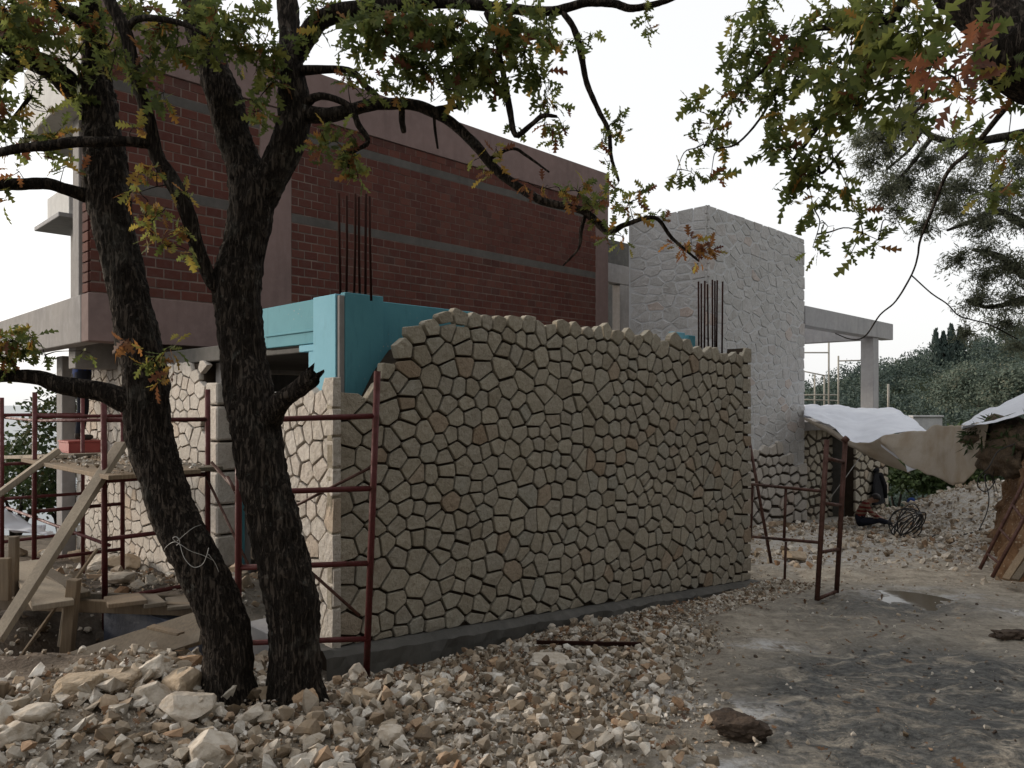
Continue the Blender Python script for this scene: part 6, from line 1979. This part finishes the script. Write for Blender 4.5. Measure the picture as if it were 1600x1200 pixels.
for (n, s0, s1) in ((5000, 0.004, 0.022), (900, 0.012, 0.045)):
    ua, vb = rng.uniform(A0, A1 + 0.4, n), WB - 0.17 - 0.55 * rng.uniform(0, 1, n) ** 1.3
    x, y = (ua - vb) * C45, (ua + vb) * C45
    S = s0 + (s1 - s0) * rng.uniform(size=n) ** 2.4
    zz_ = np.maximum(G(x, y), np.where(vb > WB - 0.16, -0.50 * (ua - A0) / (A1 - A0) - 0.01, -9))
    Ps.append(np.stack([x, y, zz_ + S * 0.3], 1)); Ss.append(S)
V, Fc = rocks(np.vstack(Ps), np.concatenate(Ss), 0.6)
tag(link('rubble', fastmesh('rubble', V, Fc), M['rubble']), 'broken pale limestone rubble spread round the trunks and along the wall', 'rubble', kind='stuff')
def dens_far(x, y):
    d = sstep(10.2, 11.8, y + 0.5 * fbm(xyz(x, y, 0, 0.8), 81, 3)) * (0.35 + 0.65 * sstep(-0.4, 0.3, fbm(xyz(x, y, 0, 0.9), 82, 3)))
    heap = np.exp(-(((x - 10.9) / 1.7) ** 2 + ((y - 16.8) / 3.5) ** 2))
    v_ = (y - x) * C45; u_ = (x + y) * C45
    return np.clip(d + heap, 0, 1) * ~((v_ > TB) & (u_ > TA0))
Ps, Ss = [], []
for (n, s0, s1, pw) in [(14000, 0.015, 0.10, 3.2), (14000, 0.010, 0.035, 1.6)]:
    P, S = scatter(n, (2.6, 13.5), (10.0, 24.0), dens_far, s0, s1, pw, 0.7, 0.05)
    Ps.append(P); Ss.append(S)
P, S = scatter(1500, (5.4, 8.0), (8.0, 15.0), lambda x, y: 0.5 * np.exp(-((x - 6.0) / 0.5) ** 2), 0.01, 0.07, 2.2, 0.6)
Ps.append(P); Ss.append(S)
V, Fc = rocks(np.vstack(Ps), np.concatenate(Ss), 0.6)
tag(link('rubble', fastmesh('rubble', V, Fc), M['rubble']), 'broken limestone spread past the tower and heaped against the bank', 'rubble', kind='stuff')
def dens_left(x, y):
    return 0.8 * sstep(-0.3, 0.3, fbm(xyz(x, y, 0, 1.0), 91, 3) + 0.25 * sstep(5.6, 7.0, y)) * ((y - x) * C45 > -9)
Ps, Ss = [], []
for (n, s0, s1, pw) in [(2600, 0.02, 0.11, 2.6), (5000, 0.008, 0.035, 1.6)]:
    P, S = scatter(n, (-7.5, -1.6), (4.6, 12.5), lambda x, y: dens_left(x, y) * ~(((x + y) * C45 > LA - 0.1) & ((y - x) * C45 > 7.9)), s0, s1, pw, 0.6, 0.03)
    Ps.append(P); Ss.append(S)
V, Fc = rocks(np.vstack(Ps), np.concatenate(Ss), 0.6)
tag(link('rubble', fastmesh('rubble', V, Fc), M['rubble']), 'stony debris on the soil under the working scaffold', 'rubble', kind='stuff')
P, S = scatter(9000, (0.2, 6.0), (2.6, 10.5), lambda x, y: 0.25 + 0.5 * (1 - sstep(0.0, 0.9, track_edge(x, y))) + 0.3 * sstep(7.5, 10, y), 0.003, 0.026, 4.0, 0.3)
V, Fc = rocks(P, S, 0.6)
tag(link('gravel', fastmesh('gravel', V, Fc), M['rubble']), 'small stones trodden into the muddy track', 'gravel', kind='stuff')
P, S = scatter(1800, (0.6, 5.5), (2.6, 8.5), lambda x, y: np.clip(np.exp(-(((x - 2.45 - 0.25 * (y - 4)) / 1.2) ** 2 + ((y - 4.5) / 1.7) ** 2)) * sstep(-0.1, 0.4, fbm(xyz(x, y, 0, 1.2), 95, 3)) + 0.6 * np.exp(-(((x - 4.0) / 1.0) ** 2 + ((y - 7.4) / 0.5) ** 2)), 0, 1), 0.003, 0.022, 5.0, 0.2)
V, Fc = rocks(P, S, 0.6)
tag(link('mud_crumbs', fastmesh('mud_crumbs', V, Fc), M['clod']), 'dark crumbs of mud thrown up on the track', 'mud', kind='stuff')
# fallen leaves
n = 6500
x, y = rng.uniform(-3.2, 4.2, n), rng.uniform(2.5, 9.0, n)
k = rng.uniform(size=n) < (0.07 + 0.10 * (np.abs(track_edge(x, y)) < 0.5) + 0.2 * (np.exp(-((x + 1.0) ** 2 + (y - 4.2) ** 2))) + 0.75 * np.exp(-(((y - x) * C45 - WB + 0.55) / 0.32) ** 2) * ((x + y) * C45 > A0))
x, y = x[k], y[k]
P = np.stack([x, y, G(x, y) + 0.008 + 0.03 * (dens_near(x, y) > 0.4)], 1)
D = unit(len(P)) * np.array([1, 1, 0.15]); N = np.array([0, 0, 1.0]) + 0.35 * unit(len(P))
V, Fc = place(LPV, LPF, P, D, N, rng.uniform(0.035, 0.08, len(P)), rng.uniform(-0.4, 0.5, len(P)))
tag(link('fallen_leaves', fastmesh('fallen_leaves', V, Fc, False, {'tint': np.repeat(rng.uniform(0, 1, len(P)), len(LPV))}), M['dry_leaf']), 'brown oak leaves scattered on the ground', 'leaves', kind='stuff')
# plastic sheet heaped on the ground at the far left
ps = Thing('plastic_sheet', 'crumpled white plastic sheet on the ground at the left edge', 'sheet', at(20, 830, 10.5))
sheet(ps, 'sheet', [[(-60, 806, 11.5), (-10, 800, 11.5), (30, 806, 11.5), (70, 822, 11.4)], [(-60, 818, 10.8), (-10, 812, 10.8), (30, 820, 10.7), (85, 828, 10.7)], [(-60, 832, 10.2), (-10, 830, 10.2), (40, 834, 10.2), (95, 836, 10.2)]], M['white_tarp'], rip=0.10, seed=21)
